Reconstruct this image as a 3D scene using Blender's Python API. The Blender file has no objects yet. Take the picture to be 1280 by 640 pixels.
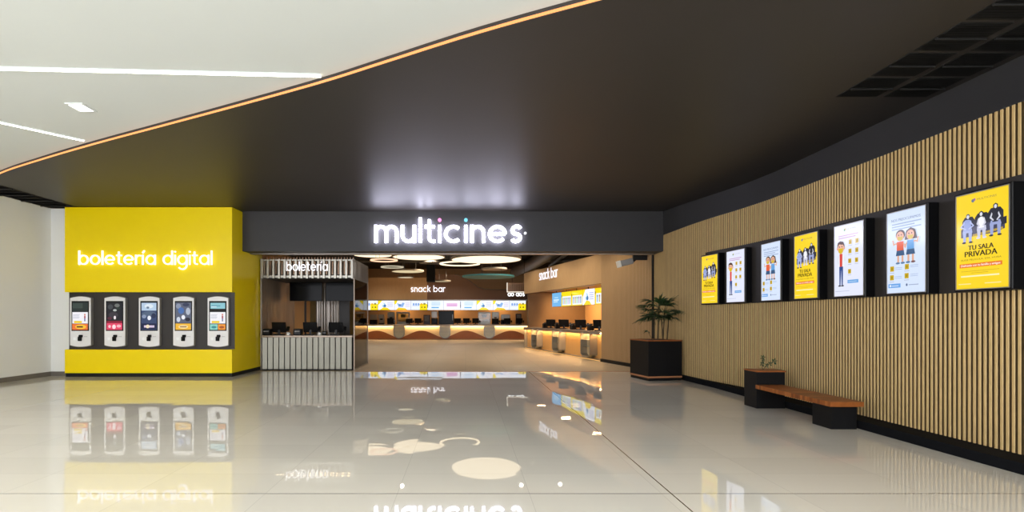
import bpy, math, random
from mathutils import Vector, Matrix
random.seed(7)
PI = math.pi
C = bpy.context.scene.collection
F, H0, VX, VY = 650.0, 1.6, 582.0, 397.0

# ------------------------------------------------------------------ materials
def lin(c):
    if isinstance(c, str):
        c = tuple(int(c[i:i+2], 16) / 255 for i in (0, 2, 4))
    return tuple((x/12.92 if x <= .04045 else ((x+.055)/1.055)**2.4) for x in c[:3]) + (1,)

_m = {}
def mat(name, col, rough=.5, metal=0, noise=0, scale=6, stretch=(1,1,1), bump=0, spec=.5, coat=0):
    if name in _m: return _m[name]
    m = bpy.data.materials.new(name); m.use_nodes = True
    nt = m.node_tree; b = nt.nodes['Principled BSDF']
    c = lin(col)
    b.inputs['Base Color'].default_value = c
    b.inputs['Roughness'].default_value = rough
    b.inputs['Metallic'].default_value = metal
    b.inputs['Specular IOR Level'].default_value = spec
    b.inputs['Coat Weight'].default_value = coat
    if noise or bump:
        tc = nt.nodes.new('ShaderNodeTexCoord'); mp = nt.nodes.new('ShaderNodeMapping')
        mp.inputs['Scale'].default_value = stretch
        nz = nt.nodes.new('ShaderNodeTexNoise'); nz.inputs['Scale'].default_value = scale
        nz.inputs['Detail'].default_value = 4
        nt.links.new(tc.outputs['Object'], mp.inputs[0]); nt.links.new(mp.outputs[0], nz.inputs['Vector'])
        mr = nt.nodes.new('ShaderNodeMapRange')
        mr.inputs['From Min'].default_value = .25; mr.inputs['From Max'].default_value = .75
        mr.inputs['To Min'].default_value = 1-noise; mr.inputs['To Max'].default_value = 1+noise
        nt.links.new(nz.outputs[0], mr.inputs[0])
        vm = nt.nodes.new('ShaderNodeVectorMath'); vm.operation = 'SCALE'
        vm.inputs[0].default_value = c[:3]
        nt.links.new(mr.outputs[0], vm.inputs['Scale']); nt.links.new(vm.outputs[0], b.inputs['Base Color'])
        if bump:
            bp = nt.nodes.new('ShaderNodeBump'); bp.inputs['Strength'].default_value = bump
            bp.inputs['Distance'].default_value = .01
            nt.links.new(nz.outputs[0], bp.inputs['Height']); nt.links.new(bp.outputs[0], b.inputs['Normal'])
    _m[name] = m
    return m

def emi(col, s=1.0, gloss=True):
    key = 'light_%s_%s_%d' % (col, s, gloss)
    if key in _m: return _m[key]
    m = bpy.data.materials.new(key); m.use_nodes = True
    b = m.node_tree.nodes['Principled BSDF']
    b.inputs['Base Color'].default_value = (.01, .01, .01, 1)
    b.inputs['Roughness'].default_value = .12 if gloss else .6
    b.inputs['Specular IOR Level'].default_value = .22 if gloss else .1
    b.inputs['Emission Color'].default_value = lin(col)
    b.inputs['Emission Strength'].default_value = s
    _m[key] = m
    return m

def glassmat(name, tint='e8efec', refl=1.45):
    m = bpy.data.materials.new(name); m.use_nodes = True
    nt = m.node_tree; nt.nodes.clear()
    o = nt.nodes.new('ShaderNodeOutputMaterial'); mx = nt.nodes.new('ShaderNodeMixShader')
    t = nt.nodes.new('ShaderNodeBsdfTransparent'); t.inputs[0].default_value = lin(tint)
    g = nt.nodes.new('ShaderNodeBsdfGlossy'); g.inputs['Roughness'].default_value = .02
    fr = nt.nodes.new('ShaderNodeFresnel'); fr.inputs[0].default_value = refl
    nt.links.new(fr.outputs[0], mx.inputs[0]); nt.links.new(t.outputs[0], mx.inputs[1]); nt.links.new(g.outputs[0], mx.inputs[2])
    nt.links.new(mx.outputs[0], o.inputs[0])
    return m

def floor_mat():
    m = bpy.data.materials.new('polished_porcelain_tile'); m.use_nodes = True
    nt = m.node_tree; N = nt.nodes.new; L = nt.links.new; b = nt.nodes['Principled BSDF']
    geo = N('ShaderNodeNewGeometry'); sx = N('ShaderNodeSeparateXYZ'); L(geo.outputs['Position'], sx.inputs[0])
    def math_(op, a, bb=None):
        n = N('ShaderNodeMath'); n.operation = op
        for i, v in enumerate((a, bb)):
            if v is None: continue
            if isinstance(v, (int, float)): n.inputs[i].default_value = v
            else: L(v, n.inputs[i])
        return n.outputs[0]
    X, Y = sx.outputs[0], sx.outputs[1]
    tx = math_('DIVIDE', math_('ADD', X, .62+120), 1.2); ty = math_('DIVIDE', math_('SUBTRACT', Y, 4.727-60), .6)
    ix = math_('FLOOR', tx); iy = math_('FLOOR', ty)
    fx = math_('ABSOLUTE', math_('SUBTRACT', math_('FRACT', tx), .5)); fy = math_('ABSOLUTE', math_('SUBTRACT', math_('FRACT', ty), .5))
    jf = math_('MAXIMUM', math_('GREATER_THAN', fx, .5-.0022/1.2), math_('GREATER_THAN', fy, .5-.0022/.6))
    def line(c, p, w): return math_('LESS_THAN', math_('ABSOLUTE', math_('SUBTRACT', c, p)), w)
    jd = math_('MAXIMUM', math_('MAXIMUM', line(X, 1.87, .0065), line(Y, 4.727, .0055)), line(X, -7.93, .004))
    cb = N('ShaderNodeCombineXYZ'); L(ix, cb.inputs[0]); L(iy, cb.inputs[1])
    wn = N('ShaderNodeTexWhiteNoise'); wn.noise_dimensions = '2D'; L(cb.outputs[0], wn.inputs['Vector'])
    # gentle warp of every tile
    sb = N('ShaderNodeVectorMath'); sb.operation = 'SUBTRACT'; L(wn.outputs['Color'], sb.inputs[0]); sb.inputs[1].default_value = (.5, .5, .5)
    sc = N('ShaderNodeVectorMath'); sc.operation = 'MULTIPLY'; L(sb.outputs[0], sc.inputs[0]); sc.inputs[1].default_value = (.0022, .0045, 0)
    nz = N('ShaderNodeTexNoise'); nz.inputs['Scale'].default_value = 2.2; nz.inputs['Detail'].default_value = 1; L(geo.outputs['Position'], nz.inputs['Vector'])
    s2 = N('ShaderNodeVectorMath'); s2.operation = 'SUBTRACT'; L(nz.outputs['Color'], s2.inputs[0]); s2.inputs[1].default_value = (.5, .5, .5)
    s3 = N('ShaderNodeVectorMath'); s3.operation = 'MULTIPLY'; L(s2.outputs[0], s3.inputs[0]); s3.inputs[1].default_value = (.0045, .0045, 0)
    a1 = N('ShaderNodeVectorMath'); L(sc.outputs[0], a1.inputs[0]); L(s3.outputs[0], a1.inputs[1])
    a2 = N('ShaderNodeVectorMath'); L(a1.outputs[0], a2.inputs[0]); L(geo.outputs['Normal'], a2.inputs[1])
    nn = N('ShaderNodeVectorMath'); nn.operation = 'NORMALIZE'; L(a2.outputs[0], nn.inputs[0])
    L(nn.outputs[0], b.inputs['Normal'])
    tone = N('ShaderNodeMapRange'); L(wn.outputs['Value'], tone.inputs[0]); tone.inputs['To Min'].default_value = .965; tone.inputs['To Max'].default_value = 1.02
    v = N('ShaderNodeVectorMath'); v.operation = 'SCALE'; v.inputs[0].default_value = lin('dfdacf')[:3]; L(tone.outputs[0], v.inputs['Scale'])
    m1 = N('ShaderNodeMix'); m1.data_type = 'RGBA'; L(jf, m1.inputs[0]); L(v.outputs[0], m1.inputs[6]); m1.inputs[7].default_value = lin('c5c0b7')
    m2 = N('ShaderNodeMix'); m2.data_type = 'RGBA'; L(jd, m2.inputs[0]); L(m1.outputs[2], m2.inputs[6]); m2.inputs[7].default_value = lin('2a2622')
    L(m2.outputs[2], b.inputs['Base Color'])
    b.inputs['Roughness'].default_value = .018; b.inputs['IOR'].default_value = 1.62
    return m

def tile_mat(name, col, w, d, rough=.45):
    m = bpy.data.materials.new(name); m.use_nodes = True
    nt = m.node_tree; b = nt.nodes['Principled BSDF']
    geo = nt.nodes.new('ShaderNodeNewGeometry'); br = nt.nodes.new('ShaderNodeTexBrick')
    br.offset = 0; br.inputs['Scale'].default_value = 1; br.inputs['Mortar Size'].default_value = .008
    br.inputs['Brick Width'].default_value = w; br.inputs['Row Height'].default_value = d
    c = lin(col); br.inputs['Color1'].default_value = c; br.inputs['Color2'].default_value = tuple(x*.93 for x in c[:3])+(1,)
    br.inputs['Mortar'].default_value = tuple(x*.7 for x in c[:3])+(1,)
    nt.links.new(geo.outputs['Position'], br.inputs['Vector']); nt.links.new(br.outputs[0], b.inputs['Base Color'])
    b.inputs['Roughness'].default_value = rough
    return m

OAK = mat('oak_slat', 'c9aa72', .5, noise=.10, scale=9, stretch=(4, 4, .6))
OAKB = mat('stained_backing', '2a1c0f', .8, noise=.1)
OAKP = mat('oak_panel', 'b59266', .5, noise=.08, scale=5, stretch=(6, 6, .5))
BLACKM = mat('black_lacquer', '0c0d0f', .5, noise=.08, spec=.25)
CHAR = mat('charcoal_paint', '2f2e2f', .55, noise=.04)
CHAR2 = mat('charcoal_panel', '302c2a', .5, noise=.04)
DARKC = mat('dark_ceiling_paint', '322e2b', .46, noise=.03, scale=1.5, spec=.4)
WHITEC = mat('white_ceiling_paint', 'd3d8d5', .8, noise=.01, scale=1)
WALLW = mat('off_white_paint', 'e8e9e6', .7, noise=.015, scale=1)
GREYB = mat('grey_skirting', '6d675f', .5, noise=.05)
YEL = mat('yellow_laminate', 'fbde02', .35, noise=.01, scale=2, spec=.3)
STEEL = mat('brushed_steel', 'a8a59c', .38, .85, noise=.06, scale=8, stretch=(1, 1, .2))
STEELD = mat('dark_steel', '9c948c', .32, .85, noise=.1, scale=8, stretch=(1, 1, .1))
COUNTS = mat('counter_steel', '98897b', .4, .6, noise=.05)
KIOW = mat('kiosk_shell', 'eeedeb', .4, noise=.02)
KIOG = mat('kiosk_side_grey', '8f8b84', .45, noise=.02)
BLK = mat('black_plastic', '0b0b0d', .35, noise=.05, spec=.2)
BLKM = mat('matt_black', '0b0b0b', .8, noise=.05)
TEAK = mat('teak_board', '8f4f1c', .45, noise=.22, scale=10, stretch=(1, 6, 1))
SOIL = mat('brown_mulch', '4a2c1c', .9, noise=.3, scale=40, bump=.5)
LEAF = mat('palm_leaf', '274020', .45, noise=.25, scale=12)
STEM = mat('palm_stem', '4a3a22', .7, noise=.2, scale=20)
INCEIL = mat('black_void_ceiling', '1d1a18', .8, noise=.05)
BROWN = mat('walnut_panel', '6b4c33', .5, noise=.08, scale=3, stretch=(5, 5, .4))
WAVE = mat('walnut_wave', '9c5a2a', .45, noise=.06, scale=3)
CREAM = mat('cream_panel', 'e6cfa4', .5, noise=.02)
BRONZ = mat('bronze_trim', 'a5704a', .45, 0, noise=.05)
GLASS = glassmat('clear_glass', 'dfe3e0', 1.5)

# ------------------------------------------------------------------ mesh builder
class MB:
    def __init__(s): s.v = []; s.f = []; s.mi = []; s.M = Matrix(); s.cur = 0
    def add(s, vs, fs, mi=None):
        o = len(s.v); s.v += [tuple(s.M @ Vector(p)) for p in vs]
        for f in fs: s.f.append(tuple(i+o for i in f)); s.mi.append(s.cur if mi is None else mi)
        return s
    def box(s, x0, x1, y0, y1, z0, z1, mi=None):
        return s.add([(x0,y0,z0),(x1,y0,z0),(x1,y1,z0),(x0,y1,z0),(x0,y0,z1),(x1,y0,z1),(x1,y1,z1),(x0,y1,z1)],
            [(0,3,2,1),(4,5,6,7),(0,1,5,4),(1,2,6,5),(2,3,7,6),(3,0,4,7)], mi)
    def cbox(s, x0, x1, y0, y1, z0, z1, c=.01, mi=None):   # chamfered box (vertical + top edges)
        c = min(c, (x1-x0)*.45, (y1-y0)*.45, (z1-z0)*.45)
        def ring(i, z): return [(x0+i+c,y0+i,z),(x1-i-c,y0+i,z),(x1-i,y0+i+c,z),(x1-i,y1-i-c,z),(x1-i-c,y1-i,z),(x0+i+c,y1-i,z),(x0+i,y1-i-c,z),(x0+i,y0+i+c,z)]
        vs = ring(c*.6, z0)+ring(0, z0+c)+ring(0, z1-c)+ring(c*.6, z1)
        fs = [tuple(range(7,-1,-1)), tuple(range(24,32))]
        for k in range(3):
            for i in range(8): fs.append((k*8+i, k*8+(i+1)%8, k*8+8+(i+1)%8, k*8+8+i))
        return s.add(vs, fs, mi)
    def prism(s, poly, a0, a1, plane='xy', mi=None):
        n = len(poly)
        def P(p, a): return (p[0], p[1], a) if plane == 'xy' else ((p[0], a, p[1]) if plane == 'xz' else (a, p[0], p[1]))
        vs = [P(p, a0) for p in poly]+[P(p, a1) for p in poly]
        fs = [tuple(range(n))[::-1], tuple(range(n, 2*n))]+[(i, (i+1) % n, n+(i+1) % n, n+i) for i in range(n)]
        return s.add(vs, fs, mi)
    def tube(s, pts, r, seg=8, mi=None):
        pts = [Vector(p) for p in pts]; rs = r if isinstance(r, (list, tuple)) else [r]*len(pts)
        vs = []; fs = []
        for i, p in enumerate(pts):
            t = (pts[min(i+1, len(pts)-1)]-pts[max(i-1, 0)]).normalized()
            a = t.cross(Vector((0, 0, 1)) if abs(t.z) < .9 else Vector((1, 0, 0))).normalized(); b = t.cross(a)
            for k in range(seg):
                an = 2*PI*k/seg; vs.append(p+(a*math.cos(an)+b*math.sin(an))*rs[i])
        for i in range(len(pts)-1):
            for k in range(seg): fs.append((i*seg+k, i*seg+(k+1) % seg, (i+1)*seg+(k+1) % seg, (i+1)*seg+k))
        fs.append(tuple(range(seg))[::-1]); fs.append(tuple((len(pts)-1)*seg+k for k in range(seg)))
        return s.add([tuple(v) for v in vs], fs, mi)
    def lathe(s, prof, seg=32, cx=0, cy=0, mi=None):
        vs = []; fs = []; n = len(prof)
        for k in range(seg):
            a = 2*PI*k/seg
            for r, z in prof: vs.append((cx+r*math.cos(a), cy+r*math.sin(a), z))
        for k in range(seg):
            for i in range(n-1): fs.append((k*n+i, ((k+1) % seg)*n+i, ((k+1) % seg)*n+i+1, k*n+i+1))
        return s.add(vs, fs, mi)
    def build(s, name, mats, parent=None, smooth=False):
        me = bpy.data.meshes.new(name); me.from_pydata(s.v, [], s.f)
        for m in (mats if isinstance(mats, (list, tuple)) else [mats]): me.materials.append(m)
        me.polygons.foreach_set('material_index', s.mi)
        if smooth: me.polygons.foreach_set('use_smooth', [True]*len(s.f))
        me.update()
        import bmesh
        bm = bmesh.new(); bm.from_mesh(me); bmesh.ops.recalc_face_normals(bm, faces=bm.faces); bm.to_mesh(me); bm.free()
        if smooth: me.set_sharp_from_angle(angle=.7)
        o = bpy.data.objects.new(name, me); C.objects.link(o)
        if parent: o.parent = parent
        return o

def tag(o, label=None, cat=None, group=None, kind=None):
    if label: o['label'] = label
    if cat: o['category'] = cat
    if group: o['group'] = group
    if kind: o['kind'] = kind
    return o
def struct(o): o['kind'] = 'structure'; return o
def thing(name, label, cat, loc=(0,0,0), rz=0, group=None):
    o = bpy.data.objects.new(name, None); C.objects.link(o); o.location = loc; o.rotation_euler = (0, 0, rz)
    return tag(o, label, cat, group)
def dup(root, loc, rz, label, group=None):
    r = root.copy(); C.objects.link(r); r.location = loc; r.rotation_euler = (0, 0, rz); r['label'] = label
    if group: r['group'] = group
    for ch in list(root.children):
        c = ch.copy(); C.objects.link(c); c.parent = r
        for g in list(ch.children):
            d = g.copy(); C.objects.link(d); d.parent = c
    return r

# ------------------------------------------------------------------ geometric stroke lettering (x-height = 1)
def arc(cx, cy, r, a0, a1, n=20): return [(cx+r*math.cos(math.radians(a0+(a1-a0)*i/n)), cy+r*math.sin(math.radians(a0+(a1-a0)*i/n))) for i in range(n+1)]
def glyph(ch, s):
    R = (1-s)/2; h = s/2; A = 1.42; S = []; D = []
    if ch in 'oabdg' or ch == 'e' or ch == 'c':
        if ch == 'c': S = [arc(.5, .5, R, 48, 312)]; return S, D, .93
        if ch == 'e': S = [[(.5-R, .5), (.5+R, .5)], arc(.5, .5, R, 0, 318)]; return S, D, 1.0
        S = [arc(.5, .5, R, 0, 360, 32)]
        if ch == 'a': S.append([(1-h, 0), (1-h, 1)])
        if ch == 'b': S.append([(h, 0), (h, A)])
        if ch == 'd': S.append([(1-h, 0), (1-h, A)])
        if ch == 'g': S.append([(1-h, 1), (1-h, .02)]+arc(.5, 0, R, 0, -145, 14))
        return S, D, 1.0
    if ch == 'l': return [[(h, 0), (h, A)]], D, s
    if ch == 'i': return [[(h, 0), (h, 1)]], [(h, 1.3, s*.62)], s
    if ch == 'í': return [[(h, 0), (h, 1)], [(h-.02, 1.16), (h+.17, 1.42)]], D, s+.06
    if ch == 't': return [[(.24, 1.32), (.24, .28)]+arc(.24+.2, .28, .2, 180, 270, 8)+[(.56, h)], [(0, 1-h), (.54, 1-h)]], D, .56
    if ch == 'n': r = .4-h; return [[(h, 0), (h, 1)], arc(.4, 1-h-r, r, 180, 0, 16)+[(.8-h, 0)]], D, .8
    if ch == 'r': r = .4-h; return [[(h, 0), (h, 1)], arc(.4, 1-h-r, r, 180, 62, 10)], D, .52
    if ch == 'u': r = .4-h; return [[(.8-h, 1), (.8-h, 0)], [(h, 1)]+arc(.4, h+r, r, 180, 360, 16)], D, .8
    if ch == 'm':
        r = (.72-s)/2
        return [[(h, 0), (h, 1)], arc(h+r, 1-h-r, r, 180, 0, 16)+[(h+2*r, 0)], arc(h+3*r, 1-h-r, r, 180, 0, 16)+[(h+4*r, 0)]], D, s+4*r
    if ch == 's':
        r = (1-s)/4; x = .36
        return [arc(x, 1-h-r, r*1.15, 25, 90, 6)+arc(x, 1-h-r, r, 100, 255, 12)+arc(x, h+r, r, 75, -90, 12)+arc(x, h+r, r*1.1, -100, -155, 6)], D, .72
    if ch == 'k': return [[(h, 0), (h, A)], [(h, .38), (.66, 1)], [(.28, .55), (.72, 0)]], D, .76
    return [], [], .38
def stroke_prism(mb, pts, w, y0, y1, kx, kz, ox, oz):
    closed = len(pts) > 3 and abs(pts[0][0]-pts[-1][0])+abs(pts[0][1]-pts[-1][1]) < 1e-5
    P = [Vector(p) for p in pts]; n = len(P); L = []; Rr = []
    for i in range(n):
        a = P[i-1] if i else (P[-2] if closed else P[0]); b = P[(i+1)] if i < n-1 else (P[1] if closed else P[-1])
        d = (b-a).normalized(); q = Vector((-d.y, d.x))*w/2
        L.append(P[i]+q); Rr.append(P[i]-q)
    vs = []
    for i in range(n):
        for y in (y0, y1):
            vs.append((ox+L[i].x*kx, y, oz+L[i].y*kz)); vs.append((ox+Rr[i].x*kx, y, oz+Rr[i].y*kz))
    fs = []
    for i in range(n-1):
        a = i*4; b = a+4
        fs += [(a, a+1, b+1, b), (a+2, b+2, b+3, a+3), (a, b, b+2, a+2), (a+1, a+3, b+3, b+1)]
    if not closed: fs += [(0, 2, 3, 1), ((n-1)*4, (n-1)*4+1, (n-1)*4+3, (n-1)*4+2)]
    mb.add(vs, fs)
def sign(name, text, label, loc, rz, width, xh, s, face, group=None, gap=.17, depth=.05, stand=.04, dots=None, vis=None):
    """standing letters; local x right, z up, faces -y; each letter a part"""
    t = thing(name, label, 'sign', loc, rz, group)
    tot = 0; adv = []
    for ch in text:
        g = glyph(ch, s); adv.append(tot); tot += g[2]+gap
    tot -= gap; kx = width/tot; kz = xh; di = 0
    for ch, a in zip(text, adv):
        if ch == ' ': continue
        S, D, w = glyph(ch, s); mb = MB()
        for p in S: stroke_prism(mb, p, s, -stand-depth, -stand, kx, kz, a*kx, 0)
        o = None
        dm = []
        for (x, z, r) in D:
            poly = [(a*kx+(x+r*math.cos(q*PI/8)*kz/kx)*kx, (z+r*math.sin(q*PI/8))*kz) for q in range(16)]
            if dots: dm.append((poly, dots[di])); di += 1
            else: mb.prism(poly, -stand-depth, -stand, 'xz')
        o = mb.build('letter', face, t)
        for poly, m in dm:
            d = MB().prism(poly, -stand-depth, -stand, 'xz').build('letter_dot', m, o)
        # stand-off pins
        pins = MB()
        pins.box((a+w*.5)*kx-.006, (a+w*.5)*kx+.006, -stand, 0, .02*kz, .02*kz+.012)
        if stand > .01: pins.build('mounting_pin', BLKM, o)
    return t

# ------------------------------------------------------------------ flat artwork for screens and prints
_txt = {}
def textmesh(s):
    if s in _txt: return _txt[s]
    cu = bpy.data.curves.new('t', 'FONT'); cu.body = s; cu.size = 1; cu.resolution_u = 2
    o = bpy.data.objects.new('t', cu); C.objects.link(o)
    dg = bpy.context.evaluated_depsgraph_get(); ev = o.evaluated_get(dg); me = ev.to_mesh()
    vs = [(v.co.x, v.co.y) for v in me.vertices]; fs = [tuple(p.vertices) for p in me.polygons]
    ev.to_mesh_clear(); bpy.data.objects.remove(o); bpy.data.curves.remove(cu)
    _txt[s] = (vs, fs); return _txt[s]
class Art:
    """u right 0..w, v up 0..h, on the plane y=0 facing -y, thin ink layers"""
    def __init__(s, w, h, st=1.0): s.w, s.h, s.st = w, h, st; s.mb = MB(); s.mats = []; s.k = 0
    def mi(s, col):
        m = emi(col, s.st)
        if m not in s.mats: s.mats.append(m)
        return s.mats.index(m)
    def poly(s, pts, col, step=True):
        if step: s.k += 1
        y = -.0005*s.k; s.mb.add([(p[0], y, p[1]) for p in pts], [tuple(range(len(pts)))], s.mi(col))
    def rect(s, u0, v0, u1, v1, col): s.poly([(u0, v0), (u1, v0), (u1, v1), (u0, v1)], col)
    def ell(s, u, v, a, b, col, n=18): s.poly([(u+a*math.cos(2*PI*i/n), v+b*math.sin(2*PI*i/n)) for i in range(n)], col)
    def text(s, t, u, v, width, height, col, bold=0):
        vs, fs = textmesh(t); x0 = min(p[0] for p in vs); x1 = max(p[0] for p in vs); y0 = min(0, min(p[1] for p in vs)*0); y1 = max(p[1] for p in vs)
        kx = width/(x1-x0); ky = height/(y1-y0); s.k += 1; y = -.0005*s.k
        for dx in ([0] if not bold else [-bold, 0, bold]):
            s.mb.add([(u-width/2+(p[0]-x0)*kx+dx, y, v+(p[1]-y0)*ky) for p in vs], fs, s.mi(col)); y -= .0002
    def build(s, name, parent, loc=(0, 0, 0)):
        o = s.mb.build(name, s.mats, parent); o.location = loc
        return o

# =================================================================== SETTING
# floors
mb = MB(); mb.box(-12.5, 7.5, -7, 15.4, -.1, 0); struct(mb.build('floor', floor_mat()))
mb = MB(); mb.box(-12.5, 10.5, 15.4, 43, -.1, 0)
struct(mb.build('floor', tile_mat('matt_beige_tile', 'a8967e', 1.2, .6)))
mb = MB(); mb.box(-3.3, 5.6, 15.38, 15.43, -.05, .006); struct(mb.build('trim_1', BRONZ))

# ceiling edge curve
CE = [(-12.6, 13.1), (-11.3, 12.05), (-9.75, 10.89), (-8.1, 9.93), (-6.41, 9.02), (-4.8, 8.2), (-3.1, 7.33), (-1.83, 6.66), (-.96, 6.15), (.15, 5.5), (1.31, 4.91), (3.0, 4.1), (5.0, 3.25), (7.4, 2.4)]
def catmull(P, n=5):
    out = []; Q = []
    for a, b in zip(P, P[1:]):   # split long runs evenly so the curve never overshoots
        k = max(1, int(math.dist(a, b)/1.2)); Q += [(a[0]+(b[0]-a[0])*i/k, a[1]+(b[1]-a[1])*i/k) for i in range(k)]
    P = Q+[P[-1]]
    for i in range(len(P)-1):
        p0 = Vector(P[max(i-1, 0)]); p1 = Vector(P[i]); p2 = Vector(P[i+1]); p3 = Vector(P[min(i+2, len(P)-1)])
        for k in range(n):
            t = k/n; out.append(tuple(.5*((2*p1)+(p2-p0)*t+(2*p0-5*p1+4*p2-p3)*t*t+(3*p1-p0-3*p2+p3)*t**3)))
    out.append(tuple(P[-1])); return out
ce = catmull(CE)
struct(MB().prism(ce+[(7.4, 15.5), (-12.6, 15.5)], 4.6, 4.68).build('ceiling', DARKC))
struct(MB().box(-12.6, 7.4, -7, 15.5, 4.68, 4.78).build('ceiling', WHITEC))
def ribbon(mb, pts, off0, off1, z0, z1):
    P = [Vector(p) for p in pts]; n = len(P); vs = []
    for i in range(n):
        d = (P[min(i+1, n-1)]-P[max(i-1, 0)]).normalized(); q = Vector((-d.y, d.x))
        for o, z in ((off0, z0), (off1, z0), (off1, z1), (off0, z1)): w = P[i]+q*o; vs.append((w.x, w.y, z))
    fs = [(0, 1, 2, 3), tuple((n-1)*4+k for k in (3, 2, 1, 0))]
    for i in range(n-1):
        for k in range(4): fs.append((i*4+k, (i+1)*4+k, (i+1)*4+(k+1) % 4, i*4+(k+1) % 4))
    mb.add(vs, fs)
mb = MB(); ribbon(mb, [p for p in ce if p[0] > -11.3], -.012, -.001, 4.606, 4.632)
tag(mb.build('led_strip', emi('ffa562', 1.7, False)), 'long curving warm LED strip along the edge between white and dark ceiling', 'light strip')
# white ceiling led lines
def ledline(p0, p1, lab):
    p0 = Vector(p0+(0,)); p1 = Vector(p1+(0,)); d = (p1-p0).normalized(); q = Vector((-d.y, d.x, 0))*.03
    t = thing('linear_ceiling_light', lab, 'ceiling light', (p0.x, p0.y, 4.66), 0)
    a = Vector((0, 0, 0)); b = p1-p0
    poly = [(a-q)[:2], (b-q)[:2], (b+q)[:2], (a+q)[:2]]
    MB().prism(poly, .0, .02).build('diffuser', emi('fffbf0', 7, False), t)
    q2 = q*1.35; poly = [(a-q2)[:2], (b-q2)[:2], (b+q2)[:2], (a+q2)[:2]]
    MB().prism(poly, .006, .0205).build('housing', WHITEC, t)
ledline((-9.2, 6.24), (-1.84, 6.60), 'long straight white light line across the white ceiling')
ledline((-9.6, 5.4), (-6.62, 9.02), 'short slanting white light line at the left of the white ceiling')
# square downlight (real lamp)
def downlight(x, y, lab):
    t = thing('downlight', lab, 'ceiling light', (x, y, 4.66), 0)
    f = MB()
    for a in ((-.13, .13, -.15, -.12), (-.13, .13, .12, .15), (-.13, -.1, -.12, .12), (.1, .13, -.12, .12)): f.box(*a, 0, .02)
    f.build('frame', WHITEC, t); MB().box(-.1, .1, -.12, .12, .004, .02).build('lens', emi('fffaf0', 9, False), t)
downlight(-5.62, 7.6, 'small square recessed downlight glowing in the white ceiling')
LIGHTS = []
def spot(name, loc, power, col, r=.07, ang=150, rot=(0, 0, 0)):
    l = bpy.data.lights.new(name, 'SPOT'); l.energy = power; l.color = lin(col)[:3]; l.shadow_soft_size = r; l.spot_size = math.radians(ang); l.spot_blend = .6
    o = bpy.data.objects.new(name, l); C.objects.link(o); o.location = loc; o.rotation_euler = rot; return o
def area(name, loc, sx, sy, power, col, rot=(0, 0, 0), spread=None):
    l = bpy.data.lights.new(name, 'AREA'); l.shape = 'RECTANGLE'; l.size = sx; l.size_y = sy; l.energy = power; l.color = lin(col)[:3]
    if spread: l.spread = math.radians(spread)
    o = bpy.data.objects.new(name, l); C.objects.link(o); o.location = loc; o.rotation_euler = rot; return o
for i, (x, y) in enumerate([(-9.2, 7.6), (-9.2, 3.4), (-5.6, 3.4), (-2, 3.4), (-9.2, -1), (-5.6, -1), (-2, -1), (1.8, -1), (5, -1), (1.6, 2.6)]):
    area('downlight_and_fill', (x, y, 4.655), .3, .3, 26, 'fff6e6')  # added fill lamps without fixtures, beyond the one built downlight
area('downlight_and_fill', (-5.62, 7.6, 4.65), .2, .24, 20, 'fff6e6')

# left wall
struct(MB().box(-11.6, -11.4, 1.5, 14.3, 0, 4.62).build('wall_left', WALLW))
struct(MB().box(-12.6, -6.4, 14.3, 14.5, 0, 4.62).build('wall_back', WALLW))
struct(MB().box(-11.4, -11.38, 1.5, 14.3, 0, .12).box(-11.38, -10.6, 14.275, 14.3, 0, .12).build('baseboard_left', GREYB))
# ceiling grilles
def grille(name, label, x0, cols, y0, rows, cw, z=4.6, mt=None):
    t = thing(name, label, 'ceiling vent', (x0, y0, z), 0)
    x = 0
    for w in cols:
        for r in range(rows):
            ya = -r*.61; mb = MB(); mb.box(x, x+w, ya-.56, ya, -.006, 0)
            for k in range(12):
                yy = ya-.02-k*.045; mb.add([(x+.01, yy, -.006), (x+w-.01, yy, -.006), (x+w-.01, yy-.03, -.02), (x+.01, yy-.03, -.02)], [(0, 1, 2, 3)])
            mb.box(x, x+w, ya-.285, ya-.265, -.03, -.004)
            mb.build('louvre_panel', mt or mat('black_louvre', '151412', .7), t)
        x += w+.1
grille('ceiling_vent', 'long black louvred ceiling vent in two columns above the slatted wall', 5.03, [.54, .58], 7.06, 8, .5)
grille('ceiling_vent', 'black louvred ceiling vent strip beside the off-white left wall', -11.38, [.84], 14.2, 9, .84, 4.6, mat('grey_louvre', '2c2926', .7))

# right slatted wall
path = [(6.0, 1.2), (6.0, 9.6), (5.99, 10.2), (5.95, 10.71), (5.88, 11.32), (5.80, 11.8), (5.72, 12.35), (5.66, 13.0), (5.62, 13.7), (5.585, 14.6), (5.60, 15.52)]
def resample(P, step):
    P = [Vector(p) for p in P]; out = []; d = 0; nxt = 0
    for a, b in zip(P, P[1:]):
        L = (b-a).length; dr = (b-a)/L
        while nxt <= d+L: out.append((a+dr*(nxt-d), dr)); nxt += step
        d += L
    return out
def slatseg(mb, p, d, w, depth, z0, z1, side=2):
    q = Vector((-d.y, d.x))  # for +y travel, q points -x (to the room)
    a = p-d*w/2; b = p+d*w/2; c = b-q*depth; e = a-q*depth; ch = q*.006
    poly = [(a-ch)[:2], (a+d*.006)[:2], (b-d*.006)[:2], (b-ch)[:2], c[:2], e[:2]]
    k0 = len(mb.mi); mb.prism(poly, z0, z1)
    for k in (2, 3, 4, 5): mb.mi[k0+2+k] = side      # edges and back coloured dark for groove shade, natural face
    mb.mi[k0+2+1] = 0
mb = MB()
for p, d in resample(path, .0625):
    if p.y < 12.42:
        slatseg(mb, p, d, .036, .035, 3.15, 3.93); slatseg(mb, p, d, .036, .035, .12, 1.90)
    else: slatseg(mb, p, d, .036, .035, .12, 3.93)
n_ = len(mb.f); 
mb.cur = 1; ribbon(mb, catmull(path, 3), -.20, -.035, 0, 3.93)
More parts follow.
